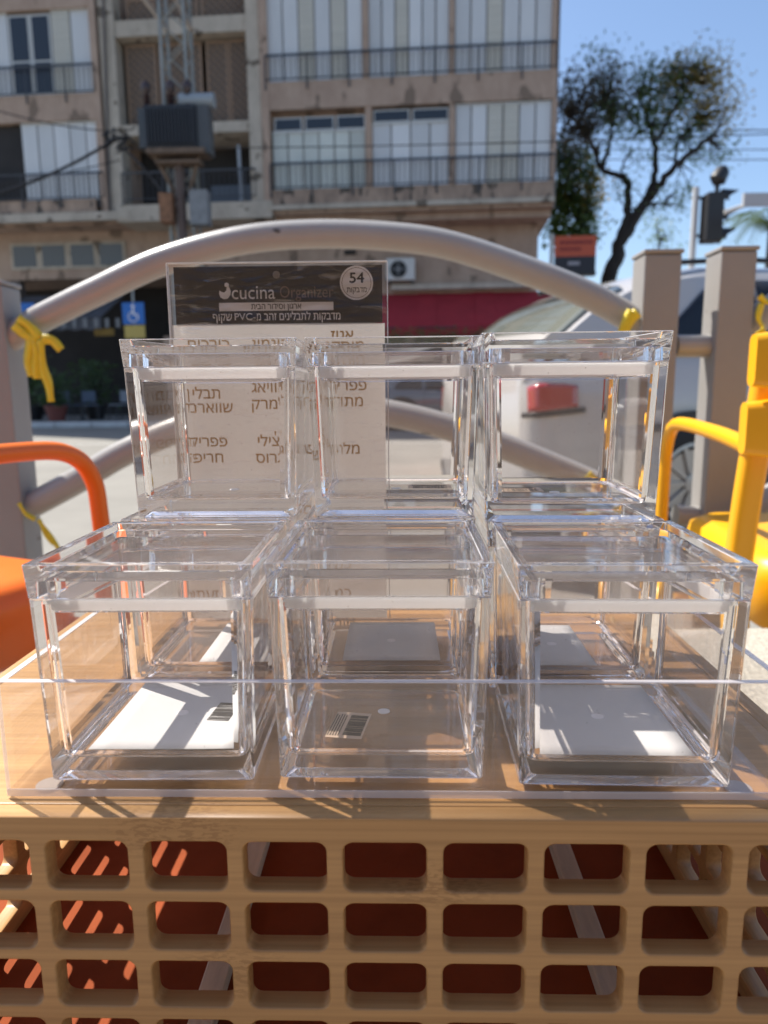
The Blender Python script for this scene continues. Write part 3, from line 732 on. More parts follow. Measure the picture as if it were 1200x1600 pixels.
# hedge behind the red car / under awning
def foliage_mass(name, label, cat, x0, x1, y0, y1, z0, z1, n, m, s, seed):
    rnd = random.Random(seed); b = MB()
    for k in range(n):
        p = Vector((rnd.uniform(x0, x1), rnd.uniform(y0, y1), rnd.uniform(z0, z1)))
        e1 = Vector((rnd.gauss(0, 1), rnd.gauss(0, 1), rnd.gauss(0, 1))).normalized(); e2 = e1.orthogonal().normalized(); ss = s*rnd.uniform(.5, 1.2)
        b.quad(p, p+e1*ss+e2*ss*.4, p+e1*ss*2, p+e1*ss-e2*ss*.4)
    return tag(b.build(name, m), label, cat)
h0, h1 = bw(600, 525, -1.6), bw(850, 525, -1.6)
foliage_mass('hedge', 'dark clipped hedge under the red awning', 'hedge', h0.x, h1.x, h0.y-.35, h0.y+.35, .14, h0.z+.18, 5200, LG, .06, 21)

# ================================================================== street items by the cafe
TERR = mat('terracotta_pot', (.20, .06, .045), .7)
GPLANT = leafmat('pot_leaf', (.05, .09, .03))
def potted(label, px, Y, h, r, seed, m=TERR, group=None):
    b = atY(px, 640, Y); o = thing('potted_plant', label, 'plant', (b.x, Y, .12))
    MB().lathe([(r*.7, 0), (r, .38), (r*1.08, .38), (r*1.08, .44), (r*.9, .44), (r*.88, .40)], 16).build('pot', m, o, smooth=40)
    rn = random.Random(seed); f = MB(); s_ = MB()
    for k in range(7): s_.tube([(0, 0, .4), (rn.gauss(0, .15), rn.gauss(0, .15), .4+h*.7)], .012, 4)
    s_.build('stem', BARK, o)
    for k in range(420):
        p = Vector((rn.gauss(0, r*.9), rn.gauss(0, r*.9), .45+h*rn.random())); e1 = Vector((rn.gauss(0, 1), rn.gauss(0, 1), rn.gauss(0, .6))).normalized(); e2 = e1.orthogonal().normalized(); ss = rn.uniform(.05, .11)
        f.quad(p, p+e1*ss+e2*ss*.4, p+e1*ss*2, p+e1*ss-e2*ss*.4)
    f.build('foliage', GPLANT, o)
potted('bushy plant in a dark red pot near the yellow ribbon tails', 88, 20.6, .9, .30, 1)
potted('tall leafy plant in dark pot left of the red pot', 52, 21.4, 1.5, .32, 2, BLACKP)
potted('leafy plant in black pot below the wheelchair sign', 150, 21.6, 1.3, .3, 3, BLACKP)
CH = mat('blue_grey_seat', (.10, .13, .18), .6)
def cafe_chair(label, px, Y, rz, m, group='dark cafe chairs across the street'):
    b = atY(px, 640, Y); o = thing('cafe_chair', label, 'chair', (b.x, Y, .12), rz, group)
    MB().box(-.21, .21, -.21, .21, .43, .46).build('seat', m, o)
    MB().box(-.21, .21, .19, .22, .52, .85).build('backrest', m, o)
    for sx in (-1, 1):
        for sy in (-1, 1): MB().tube([(sx*.19, sy*.19, .43 if sy < 0 else .85), (sx*.21, sy*.21, 0)], .014, 5).build('leg', RAILM, o)
cafe_chair('blue grey cafe chair right of the red pot', 112, 20.9, 2.6, CH)
cafe_chair('blue grey cafe chair at the small table', 141, 20.9, .5, CH)
cafe_chair('pale cafe chair under the wheelchair sign', 186, 21.0, -.6, mat('pale_seat', (.25, .27, .30), .6))
b = atY(127, 640, 21.6); ct = thing('cafe_table', 'small round dark cafe table between cafe chairs', 'table', (b.x, 21.6, .12))
MB().lathe([(.36, .70), (.36, .73)], 20).build('tabletop', mat('grey_top', (.18, .20, .19), .5), ct)
MB().lathe([(.2, 0), (.03, .03), (.03, .70)], 12).build('pedestal', RAILM, ct)
# ================================================================== cars
def car(name, label, paint, loc, rz, L, W, H, rear_soft, win):
    """lofted body; local x=0 is the rear, +x forward"""
    o = thing(name, label, 'car', loc, rz)
    sx = L/4.5; sh = H/1.65
    ST = [(0, .70, .93, .96), (.05, .80, .98, 1.06), (.18, .87, 1.01, 1.20), (.42, .93, 1.03, 1.40), (.75, .96, 1.04, 1.56), (1.2, .98, 1.04, 1.635), (1.8, 1, 1.03, 1.65), (2.4, 1, 1.01, 1.62), (2.85, .99, 1.0, 1.45), (3.2, .98, .99, 1.20), (3.45, .97, .97, 1.03), (3.9, .94, .93, .97), (4.3, .86, .84, .86), (4.45, .78, .70, .74), (4.5, .70, .60, .62)]
    def interp(x):
        x /= sx
        for a, b in zip(ST, ST[1:]):
            if x <= b[0]:
                t = (x-a[0])/(b[0]-a[0]); return [a[i]+(b[i]-a[i])*t for i in range(1, 4)]
        return ST[-1][1:]
    hwid = W/2
    def sec(x):
        wf, be, tp2 = interp(x); w_ = hwid*wf; be *= sh; tp2 *= sh; ro = max(.0, min(1, (tp2-be)/(.6*sh)))
        zr = tp2-.05*ro-.01; rw = w_*(1-.26*ro)
        return [Vector((x, w_*.90, .24)), Vector((x, w_*.98, .34)), Vector((x, w_, .55)), Vector((x, w_, .78)), Vector((x, w_*.975, be-.03)), Vector((x, w_*.955, be)),
                Vector((x, rw+(w_*.955-rw)*.5, (be+zr)/2+.01)), Vector((x, rw, zr)), Vector((x, rw*.86, tp2)), Vector((x, rw*.4, tp2+.012*ro)), Vector((x, 0, tp2+.015*ro))]
    def surf(x, t, side=-1, off=0):
        s_ = sec(x); i = min(int(t), 9); f_ = t-i; p_ = s_[i].lerp(s_[i+1], f_)
        if off:
            d1 = s_[min(i+1, 10)]-s_[i]; n_ = Vector((0, d1.z, -d1.y)).normalized(); 
            e_ = .02; q_ = sec(min(x+e_, L)); dx = (q_[i].lerp(q_[i+1], f_)-p_); n_ = d1.cross(dx).normalized()
            if n_.y < 0 and t < 8: n_ = -n_
            if t >= 8 and n_.z < 0: n_ = -n_
            p_ = p_+n_*off
        return Vector((p_.x, p_.y*(-side if side == -1 and False else (1 if side > 0 else -1)), p_.z))
    xs = [0, .02*sx, .05*sx, .1*sx, .18*sx, .28*sx, .42*sx, .58*sx, .75*sx] + [x_*sx for x_ in (1.0, 1.2, 1.5, 1.8, 2.1, 2.4, 2.65, 2.85, 3.0, 3.2, 3.35, 3.45, 3.65, 3.9, 4.1, 4.3, 4.4, 4.45, 4.5)]
    b = MB(); loops = []
    for x_ in xs:
        s_ = sec(x_); loops.append([v for v in s_]+[Vector((v.x, -v.y, v.z)) for v in s_[-2::-1]])
    b.loft(loops); b.build('body', paint, o, smooth=38)
    def patch(nm, m, poly, side, off=.006, par=None):   # poly: list of (x, t) columns [(x, t0, t1)...]
        q = MB(); cols = []
        for (x_, t0, t1) in poly:
            cols.append([q.bm.verts.new(surf(x_, t0+(t1-t0)*k/6, side, off)) for k in range(7)])
        for A, B in zip(cols, cols[1:]):
            for k in range(6): q.bm.faces.new((A[k], A[k+1], B[k+1], B[k]))
        ob = q.build(nm, m, par or o, smooth=40); md = ob.modifiers.new('s', 'SOLIDIFY'); md.thickness = .008; md.offset = 0
        return ob
    n = 6
    def cols(x0, x1, f): return [(x0+(x1-x0)*i/n, *f((i/n))) for i in range(n+1)]
    for side in (-1, 1):
        patch('side_window', win, cols(.78*sx, 1.45*sx, lambda t: (5.15, 5.6+1.25*min(1, t*1.6))), side)
        patch('side_window', win, cols(1.52*sx, 2.3*sx, lambda t: (5.1, 6.86)), side)
        patch('side_window', win, cols(2.36*sx, 3.1*sx, lambda t: (5.1, 6.86-1.5*max(0, t-.35))), side)
        tl = patch('tail_light', TAILR, cols(.02*sx, .25*sx, lambda t: (2.95+.15*t, 3.90-.25*t)), side, .012)
        patch('light_surround', BLACKP, cols(.0, .29*sx, lambda t: (2.80+.15*t, 2.93+.15*t)), side, .014, tl)
        for gx, g0, g1 in ((.60, 1.4, 5.0), (1.485, 1.3, 7.0), (2.33, 1.3, 7.0), (3.12, 1.3, 5.0)):
            patch('panel_gap', BLACKP, [(gx*sx, g0, g1), ((gx+.012)*sx, g0, g1)], side, .004)
        for gx in (1.62, 2.46): patch('door_handle', ALU, cols(gx*sx, (gx+.17)*sx, lambda t: (4.0, 4.22)), side, .03)
        patch('head_light', ALU, cols(4.05*sx, 4.4*sx, lambda t: (3.4, 4.4)), side, .01)
        patch('sill_cladding', CLAD, cols(.95*sx+.45, 3.75*sx-.45, lambda t: (0.02, 1.3)), side, .012)
        patch('bumper_corner', CLAD, cols(.0, .45*sx, lambda t: (0.02, 1.2)), side, .012)
        MB().tube([surf(x_*sx, 8.0, side, .05) for x_ in (.75, 1.0, 1.5, 2.0, 2.45)], .018, 6).build('roof_rail', BLACKP, o, smooth=50)
        for wx in (.95*sx, 3.75*sx):
            yy = side*(W/2-.10)
            M_ = Matrix.Translation((wx, yy, .34)) @ Matrix.Rotation(R(-90)*side, 4, 'X')
            MB().lathe([(.0001, .09), (.43, .09), (.43, .1085), (.0001, .1085)], 32, M_).build('wheel_arch', BLACKP, o)
            wh = MB().lathe([(.20, .03), (.20, .115), (.24, .135), (.32, .14), (.345, .12), (.345, .03)], 36, M_).build('wheel', RUBB, o, smooth=50)
            rm = MB().lathe([(.235, .115), (.245, .136), (.225, .138), (.215, .112)], 36, M_)
            for k in range(10):
                a_ = k*2*math.pi/10
                rm.box(.05, .225, -.013, .013, .118, .133, M_ @ Matrix.Rotation(a_, 4, 'Z'))
            rm.lathe([(.06, .115), (.06, .138), (.03, .142)], 16, M_)
            rm.build('rim', RIM, wh, smooth=40)
    # rear glass and windscreen over the top of the body
    for nm, x0, x1 in (('rear_window', .10*sx, .62*sx), ('windscreen', 2.62*sx, 3.30*sx)):
        q = MB(); C_ = []
        for i in range(7):
            x_ = x0+(x1-x0)*i/6; row = []
            for side in (1, -1):
                ts = [7.4+2.6*k/5 for k in range(6)]
                if side < 0: ts = ts[-2::-1]
                row += [q.bm.verts.new(surf(x_, t, side)+Vector((-.006 if nm[0] == 'r' else .006, 0, .009))) for t in ts]
            C_.append(row)
        for A, B in zip(C_, C_[1:]):
            for k in range(len(A)-1): q.bm.faces.new((A[k], A[k+1], B[k+1], B[k]))
        ob = q.build(nm, win if nm[0] == 'w' else RGLASS, o, smooth=60); ob.modifiers.new('s', 'SOLIDIFY').thickness = .006
    if False: MB().box(-.03, .03, -.26, .26, .66, .79).build('number_plate', mat('plate_yellow', (.6, .45, .05), .5) if 'plate_yellow' not in bpy.data.materials else bpy.data.materials['plate_yellow'], o)
    return o
TAILR = mat('tail_lens_red', (.36, .0, .006), .12, coat=1)
CLAD = mat('grey_cladding', (.20, .19, .19), .6)
RUBB = mat('tyre_rubber', (.022, .022, .022), .8)
RIM = mat('alloy_rim', (.42, .40, .38), .3, .6)
RGLASS = mat('rear_glass_green', (.16, .17, .14), .06, coat=1)
WIN = mat('black_car_glass', (.012, .013, .016), .04)
WPAINT = mat('white_car_paint', (.50, .475, .45), .22, coat=1, var=.03, vs=2)
RPAINT = mat('red_car_paint', (.60, .03, .02), .2, coat=1)
rp = atY(792, 700, 3.6)
car('parked_suv', 'white parked SUV seen from its rear corner behind the fence', WPAINT, (.515, 4.89, 0), R(18), 4.6, 1.86, 1.66, 0, WIN)
car('parked_car', 'small red parked car beyond the white SUV', RPAINT, (.58, 7.95, 0), R(3), 4.1, 1.8, 1.74, 0, WIN)
dk = atY(640, 640, 17.5)
car('parked_car', 'grey parked car across the street below the red awning', mat('grey_car_paint', (.16, .165, .17), .25, coat=1), (-.9, 17.2, 0), R(2), 4.2, 1.7, 1.42, 0, WIN)

# ================================================================== traffic light and overhead sign
TD = 12.0
tl = atY(1118, 340, TD)
tf = thing('traffic_light', 'black traffic light with three hoods seen side on', 'traffic light', (tl.x, TD, 0))
kx = TD/F
zt, zb = atY(1118, 303, TD).z, atY(1118, 379, TD).z
MB().box(-.19, .07, -.15, .15, zb, zt).build('housing', BLACKP, tf, bevel=.02)
for yy in (310, 341, 370):
    zc = atY(1118, yy, TD).z; v = MB()
    L0, L1 = [], []
    for k in range(9):
        a_ = R(-20+220*k/8); 
        L0.append(Vector((.07, math.cos(a_)*.13, zc+math.sin(a_)*.13))); L1.append(Vector((.07+.26*max(.25, math.sin(a_)*.9+.1), math.cos(a_)*.13, zc+math.sin(a_)*.13-.02)))
    for k in range(8): v.quad(L0[k], L0[k+1], L1[k+1], L1[k])
    ob = v.build('hood', BLACKP, tf); ob.modifiers.new('s', 'SOLIDIFY').thickness = .012
    MB().lathe([(.11, 0), (.09, .02), (.03, .03)], 18, Matrix.Translation((.071, 0, zc)) @ Matrix.Rotation(R(90), 4, 'Y')).build('lens', mat('dark_lens', (.05, .04, .03), .2), tf)
GP = mat('pale_pole', (.52, .52, .50), .4)
xp = atY(1089, 340, TD).x-tl.x
MB().tube([(xp, .1, 0), (xp, .1, atY(1089, 290, TD).z)], .05, 12).build('pole', GP, tf, smooth=40)
MB().box(xp, -.1, .06, .1, zt-.06, zt-.02).box(xp, -.1, .06, .1, zb+.1, zb+.14).build('bracket', BLACKP, tf)
cm = MB(); zc = atY(1118, 280, TD).z
cm.box(-.03, .02, -.03, .03, zt, zc); cm.lathe([(.04, -.14), (.13, -.06), (.11, .10), (.05, .16)], 14, Matrix.Translation((.02, 0, zc+.04)) @ Matrix.Rotation(R(28), 4, 'Y'))
cm.build('top_signal', BLACKP, tf, smooth=50)
sa, sbp = atY(1160, 323, 11), atY(1262, 296, 11)
os_ = thing('overhead_sign', 'back of grey road sign on bent arm at right edge', 'sign', (atY(1300, 340, 11).x, 11, 0))
x0 = sa.x-os_.location.x
MB().box(x0, x0+1.1, -.03, .03, sa.z, sa.z+.18).build('sign_back', mat('grey_sign_back', (.40, .41, .42), .5), os_)
e_ = atY(1135, 330, 11)-os_.location
MB().tube([(e_.x, .06, e_.z), (x0+.15, .06, sa.z+.06), (x0+.7, .06, sa.z+.25), (0, .06, sa.z+.4), (0.02, .06, 0)], .03, 8).build('pole', GP, os_, smooth=60)

# ================================================================== FENCE
FY = 1.60
fen = thing('metal_fence', 'grey metal fence with curved pipes and square posts', 'fence', (0, FY, TZ))
O_ = fen.location
def post(x0, x1, ztp, seed):
    p_ = MB().box(x0, x1, -.04, .04, 0, ztp-TZ-.006).build('post', POST, fen, bevel=.004)
    MB().box(x0-.003, x1+.003, -.043, .043, ztp-TZ-.005, ztp-TZ+.004).build('post_cap', POST, p_, bevel=.003)
Yf = FY-.04
xA0, xA1, zA = atY(1003, 500, Yf).x, atY(1061, 500, Yf).x, atY(1030, 392, Yf).z
xB0, xB1, zB = atY(1121, 500, Yf).x, atY(1177, 500, Yf).x, atY(1150, 387, Yf).z
xL1, zL = atY(25, 700, Yf).x, atY(10, 440, Yf).z
post(xA0, xA1, zA, 1); post(xB0, xB1, zB, 2); post(xL1-.08, xL1, zL, 3); post(xL1-.26, xL1-.18, zL, 4)
def pipe(px, r=.0295, ends=True):
    P = [atY(x_, y_, FY)-O_ for x_, y_ in px]
    return MB().tube(spline(P, 8), r, 20).build('curved_pipe', PIPE, fen, smooth=50)
pipe([(-5, 543), (50, 506), (100, 480), (150, 456), (250, 410), (370, 377), (480, 366), (600, 369), (700, 383), (820, 422), (925, 464), (1003, 509)])
pipe([(30, 800), (119, 752), (200, 705), (300, 664), (400, 641), (500, 633), (604, 645), (700, 668), (800, 703), (930, 757), (1003, 793)])
pipe([(1055, 541), (1100, 541), (1125, 541)], .024)
pipe([(1055, 805), (1100, 808), (1125, 810)], .024)
pipe([(1165, 520), (1195, 490), (1240, 462), (1330, 425), (1450, 400), (1600, 400)])
pipe([(1165, 805), (1200, 780), (1260, 745), (1350, 700), (1450, 670)])
pipe([(-60, 560), (-200, 470), (-350, 430)]); pipe([(-60, 810), (-200, 740), (-350, 690)])

def ribbon(px_list, wpx, Y, m=TAPE, dy=0):
    b = MB()
    for pts in px_list:
        S_ = spline([atY(x_, y_, Y-.045-(dz if len(q) > 2 else 0)) for q in pts for (x_, y_, dz) in [(q[0], q[1], q[2] if len(q) > 2 else 0)]], 6)
        n = len(S_); prev = None
        for i, p in enumerate(S_):
            t = (S_[min(i+1, n-1)]-S_[max(i-1, 0)]).normalized(); a = t.cross(Vector((0, 1, .0))).normalized()
            wv = wpx*Y/F*.5*(1-.25*(i/n)); c_ = Vector((0, .0025*math.sin(i*.5), 0))
            cur = (p-a*wv+c_, p+Vector((0, -.003, 0)), p+a*wv-c_)
            if prev:
                b.quad(prev[0], prev[1], cur[1], cur[0]); b.quad(prev[1], prev[2], cur[2], cur[1])
            prev = cur
    bmesh.ops.remove_doubles(b.bm, verts=b.bm.verts, dist=1e-5)
    o = b.build('ribbon', m, None, smooth=80); md = o.modifiers.new('s', 'SOLIDIFY'); md.thickness = .0012
    return o
rb = ribbon([[(22, 508), (38, 522), (58, 530)], [(28, 498), (48, 512), (64, 528)], [(48, 530), (44, 560), (50, 588)], [(62, 530), (66, 570), (76, 600), (80, 628)], [(66, 530), (82, 532), (96, 547)], [(52, 532), (56, 562), (58, 592)]], 15, FY)
tag(rb, 'yellow plastic ribbon tied in a knot on the upper left pipe', 'ribbon')
rb = ribbon([[(996, 488), (985, 500), (975, 522)], [(988, 486), (978, 504), (968, 526)]], 16, FY); tag(rb, 'yellow tape wrapped round pipe by the right fence post', 'ribbon')
rb = ribbon([[(30, 786), (40, 802), (56, 812)], [(60, 812), (74, 830), (92, 858)], [(62, 812), (70, 832), (84, 850)]], 7, FY); tag(rb, 'thin yellow ribbon hanging from the lower left pipe', 'ribbon')
rb = ribbon([[(918, 740), (930, 752), (938, 765)], [(898, 772), (915, 765), (932, 762)]], 12, FY); tag(rb, 'yellow tape on the lower pipe end by right post', 'ribbon')
rb = ribbon([[(1186, 462), (1194, 470), (1206, 474)], [(1190, 474), (1185, 496), (1192, 512)]], 9, FY); tag(rb, 'yellow ribbon on the pipe above the yellow chair', 'ribbon')
rb = ribbon([[(1186, 515), (1193, 524), (1204, 530)]], 12, 1.12); tag(rb, 'scrap of yellow tape on top of yellow chair back', 'ribbon')

# ================================================================== CHAIRS
def armchair(name, label, m, loc, rz, fl=.46, ar_z=.655, bk=.80):
    o = thing(name, label, 'chair', loc, rz)
    # seat: dished slab with deep rounded apron
    b = MB(); Lp = [rrect(.20, .185, .06, fl-.125, 6), rrect(.225, .205, .07, fl-.11, 6), rrect(.235, .215, .08, fl-.04, 6), rrect(.228, .208, .075, fl-.012, 6), rrect(.205, .185, .06, fl, 6), rrect(.12, .11, .05, fl-.010, 6)]
    b.loft(Lp); b.build('seat', m, o, smooth=70)
    for s in (-1, 1):
        y_ = s*.25
        b = MB().tube(spline([(-.235, y_, ar_z-.01), (-.1, y_, ar_z), (.08, y_, ar_z+.006), (.165, y_, ar_z-.002), (.205, y_, ar_z-.04), (.215, y_, ar_z-.11), (.225, y_, .3), (.25, y_, .0)], 6), [.0125]*43, 12)
        b.build('arm', m, o, smooth=70)
        b = MB(); pts = spline([(-.30, y_*.97, 0), (-.245, y_*.97, .25), (-.205, y_*.97, fl-.04), (-.222, y_*.94, ar_z), (-.238, y_*.92, bk-.03)], 5)
        loops = []
        for i, p in enumerate(pts):
            wd = .022 if i < len(pts)*.55 else .022
            loops.append([p+Vector((dx*.016, dy*wd*.8, 0)) for dx, dy in ((-1, -.6), (-.6, -1), (.6, -1), (1, -.6), (1, .6), (.6, 1), (-.6, 1), (-1, .6))])
        b.loft(loops); b.build('back_post', m, o, smooth=60)
        MB().box(-.02, .02, -.012, .012, 0, .0).bm.free()
    # backrest: slats
    for (z0, z1, xo) in ((ar_z+.068, ar_z+.148, -.275), (ar_z-.025, ar_z+.058, -.258)):
        b = MB(); n = 12; Lp = []
        prof = rrect((z1-z0)/2, .014, .012, 0, 3)
        for i in range(n+1):
            t = -1+2*i/n; yy = t*.268; bow = -.035*(1-t*t); k = 1 if abs(t) < .95 else .86
            Lp.append([Vector((xo+bow+q.y*(1), yy, (z0+z1)/2+q.x*k)) for q in prof])
        b.loft(Lp); b.build('back_slat', m, o, smooth=60)
    MB().tube([(.20, -.23, fl-.09), (.20, .23, fl-.09)], .012, 8).build('crossbar', m, o, smooth=60)
    return o
armchair('plastic_armchair', 'glossy yellow plastic armchair with two-slat back', YEL, (.766, 1.238, TZ), R(84), ar_z=.638)
armchair('plastic_armchair', 'glossy orange plastic armchair at the left edge', ORG, (-.757, .930, TZ), R(66), fl=.455, ar_z=.63)

# ================================================================== stone block + red table
b = MB().box(.335, 1.0, .60, .96, TZ, .575).build('stone_block', mat('speckled_stone', (.50, .46, .38), .85, var=.35, vs=120, bump=.4, bs=160), bevel=.008)
tag(b, 'pale speckled stone block between crate and yellow chair', 'block')
TT = .555
tb = thing('red_table', 'low dark red lacquered table seen through the crate holes', 'table', (0, .5, TZ))
MB().box(-.42, .325, -.28, .45, TT-TZ-.025, TT-TZ).build('tabletop', REDTAB, tb, bevel=.004)
for sx in (-.39, .29):
    for sy in (-.25, .41): MB().box(sx-.02, sx+.02, sy-.02, sy+.02, 0, TT-TZ-.0255).build('leg', REDTAB, tb)

# ================================================================== CRATE
CX0, CX1, CY0, CY1, CZ1 = -.262, .2035, .278, .615, .7208
CZ0 = TT
crate = thing('bamboo_crate', 'bamboo crate with rows of rounded rectangular holes, under the clear tray', 'crate', ((CX0+CX1)/2, (CY0+CY1)/2, CZ0))
cx, cyy = crate.location.x, crate.location.y
TH = .010
MB().box(CX0-cx+TH+.0002, CX1-cx-TH-.0002, CY0-cyy+TH+.0002, CY1-cyy-TH-.0002, CZ1-CZ0-.011, CZ1-CZ0).build('top_panel', BAM, crate, bevel=.0006)
def rr2(x0, x1, z0, z1, r=.0046, n=5):
    return [((x0+x1)/2+p.x, (z0+z1)/2+p.y) for p in rrect((x1-x0)/2, (z1-z0)/2, r, 0, n)]
zt_ = CZ1-CZ0
rows = []
for (ya, yb) in ((1318, 1394), (1413, 1488), (1506, 1578), (1598, 1668), (1688, 1756)):
    a_, b_ = atY(600, ya, CY0).z-CZ0, atY(600, yb, CY0).z-CZ0
    if b_ > .006: rows.append((b_, a_))
xs0 = atY(536, 1355, CY0).x; xs1 = atY(667, 1355, CY0).x
pitch_x = (atY(849+66, 1355, CY0).x-atY(68+66, 1355, CY0).x)/5
hw_ = (xs1-xs0)/2; xc = (xs0+xs1)/2
holes = []
k = -8
for k in range(-8, 9):
    c0 = xc+k*pitch_x
    if c0-hw_ > CX0+.012 and c0+hw_ < CX1-.009:
        for (a_, b_) in rows: holes.append(rr2(c0-hw_-cx, c0+hw_-cx, a_, b_))
Mf = Matrix.Translation((0, CY0-cyy+TH/2, 0)) @ Matrix.Rotation(R(90), 4, 'X')
holed('front_panel', [(CX0-cx, 0), (CX1-cx, 0), (CX1-cx, zt_), (CX0-cx, zt_)], holes, TH, BAM, crate, Mf, .0008)
Mb = Matrix.Translation((0, CY1-cyy-TH/2, 0)) @ Matrix.Rotation(R(90), 4, 'X')
holed('back_panel', [(CX0-cx, 0), (CX1-cx, 0), (CX1-cx, zt_), (CX0-cx, zt_)], holes, TH, BAM, crate, Mb, .0008)
sh_ = []
yl0, yl1 = CY0-cyy+TH+.0003, CY1-cyy-TH-.0003
nn = 7; pp = (yl1-yl0)/nn
for i in range(nn):
    c0 = yl0+pp*(i+.5)
    for (a_, b_) in rows: sh_.append(rr2(c0-hw_, c0+hw_, a_, b_))
for nm, xx in (('side_panel', CX0-cx+TH/2), ('side_panel', CX1-cx-TH/2)):
    Ms = Matrix.Translation((xx, 0, 0)) @ Matrix.Rotation(R(90), 4, 'Z') @ Matrix.Rotation(R(90), 4, 'X')
    holed(nm, [(yl0, 0), (yl1, 0), (yl1, zt_), (yl0, zt_)], sh_, TH, BAMY, crate, Ms, .0008)
for xx in (-.110, .118):
    MB().box(xx-cx-.007, xx-cx+.007, yl0, yl1, .0, .010).build('bottom_rail', PALEWD, crate, bevel=.001)

# ================================================================== ACRYLIC
casters = []
TX0, TX1, TY0, TY1 = -.1775, .1655, .2925, .548
TF = .7243
tray = thing('acrylic_tray', 'shallow clear acrylic tray holding the clear boxes', 'tray', ((TX0+TX1)/2, (TY0+TY1)/2, CZ1))
hx, hy = (TX1-TX0)/2, (TY1-TY0)/2; zb_ = .0012; zt_ = .0548
MB().box(-hx, hx, -hy, hy, zb_, TF-CZ1).build('tray_floor', THIN, tray)
zf_ = TF-CZ1+.00005
for (a0, a1, c0, c1) in ((-hx, hx, -hy, -hy+.003), (-hx, hx, hy-.003, hy), (-hx, -hx+.003, -hy+.00305, hy-.00305), (hx-.003, hx, -hy+.00305, hy-.00305)):
    wl = MB().box(a0, a1, c0, c1, zf_, zt_).build('tray_wall', THIN, tray)
    MB().box(a0, a1, c0, c1, zt_+.00005, zt_+.00045).build('wall_rim', TEDGE, wl)
for c0 in (-hy-.00045, ):
    MB().box(-hx, hx, c0, c0+.0004, zb_, zb_+.0034).build('floor_edge', TEDGE, tray)
for sx in (-1, 1):
    MB().box(sx*hx-.0002, sx*hx+.0004*sx+.0002, -hy-.0003, -hy+.0028, zb_, zt_).build('corner_edge', TEDGE, tray)
FOOT = mat('rubber_foot', (.42, .38, .35), .3)
for sx in (-1, 1):
    for sy in (-1, 1):
        MB().lathe([(.006, .0002), (.006, .0011)], 20, Matrix.Translation((sx*(hx-.014), sy*(hy-.010), 0))).build('foot', FOOT, tray)
D_ = .052
# profiles: (half width, half depth, corner radius, z); the flat faces marked "pane" are parallel slabs
PB = [(.0405, D_-.0095, .004, .0032), (.0412, D_-.0088, .004, .0031), (.0450, D_-.0050, .002, .0003), (.0456, D_-.0044, .0018, .0000), (.0462, D_-.0038, .0016, .0000), (.0466, D_-.0034, .0014, .0008), (.0469, D_-.0031, .0014, .0130), (.0487, D_-.0013, .0014, .0845), (.0488, D_-.0012, .0014, .0863), (.0485, D_-.0015, .0013, .0866),
      (.0458, D_-.0042, .0045, .0866), (.0455, D_-.0045, .0048, .0863), (.0454, D_-.0046, .005, .0845), (.0434, D_-.0066, .0055, .0130), (.0430, D_-.0070, .0055, .0112), (.0422, D_-.0078, .0055, .0102), (.0408, D_-.0092, .0055, .0098)]
PL = [(.0440, D_-.0060, .003, .0985), (.0448, D_-.0052, .003, .0990), (.0452, D_-.0048, .0018, .1021), (.0455, D_-.0045, .0018, .1025), (.0497, D_-.0003, .0012, .1025), (.0500, D_, .0012, .1021), (.0489, D_-.0011, .0012, .0873), (.0486, D_-.0014, .0012, .0869), (.0462, D_-.0038, .002, .0869), (.0458, D_-.0042, .002, .0945), (.0434, D_-.0066, .003, .0945), (.0430, D_-.0070, .003, .0792), (.0427, D_-.0073, .003, .0789), (.0406, D_-.0094, .003, .0789), (.0400, D_-.0100, .003, .0950)]
def rsplit(hx, hy, r, z, e=.0062, n=6):
    P = rrect(hx, hy, r, z, n); out = []
    for q in range(4):
        a = P[q*(n+1):(q+1)*(n+1)]; d0 = e-r
        t0 = (Vector((0, -1, 0)), Vector((1, 0, 0)), Vector((0, 1, 0)), Vector((-1, 0, 0)))[q]
        t1 = (Vector((-1, 0, 0)), Vector((0, -1, 0)), Vector((1, 0, 0)), Vector((0, 1, 0)))[q]
        out += [a[0]+t0*d0] + a + [a[-1]+t1*d0]
    return out
def clear_solid(name, prof, panes, edges, parent):
    """closed moulded solid; wide flat faces get the slab material, corners the refracting one, chamfers the glint one"""
    b = MB().loft([rsplit(*p) for p in prof]); bm = b.bm; bm.faces.ensure_lookup_table()
    N = 4*(6+3)
    for k in range(len(prof)-1):
        for i in range(N):
            if k in panes and i % 9 == 8: bm.faces[k*N+i].material_index = 1
            if k in edges: bm.faces[k*N+i].material_index = 2
    bm.faces[-1].material_index = 1; bm.faces[-2].material_index = 1
    o = b.build(name, ACR, parent); o.data.materials.append(PANE); o.data.materials.append(AEDGE)
    return o
PG = [(.0445, D_-.0055, .004, .0864), (.0445, D_-.0055, .004, .0802), (.0436, D_-.0064, .004, .0802), (.0436, D_-.0064, .004, .0864)]
def lp(P, f=1): return [rrect(a, b, r, z, 6) for a, b, r, z in P]
def make_box(label):
    o = thing('acrylic_box', label, 'box')
    b = clear_solid('body', PB, (6, 12), (4, 8, 10, 14), o)
    l = clear_solid('lid', PL, (10, 13), (2, 4, 6), o)
    MB().loft(lp(PG), closed=True).build('gasket', SIL, l, smooth=40)
    # round injection mark under the floor
    g = MB().lathe([(.0032, .00985), (.0032, .01010), (.0024, .01022)], 20).build('moulding_mark', mat('mark', (.80, .80, .80), .3) if 'mark' not in bpy.data.materials else bpy.data.materials['mark'], o)
    return o
LZ = TF+.0003; SP = .1028
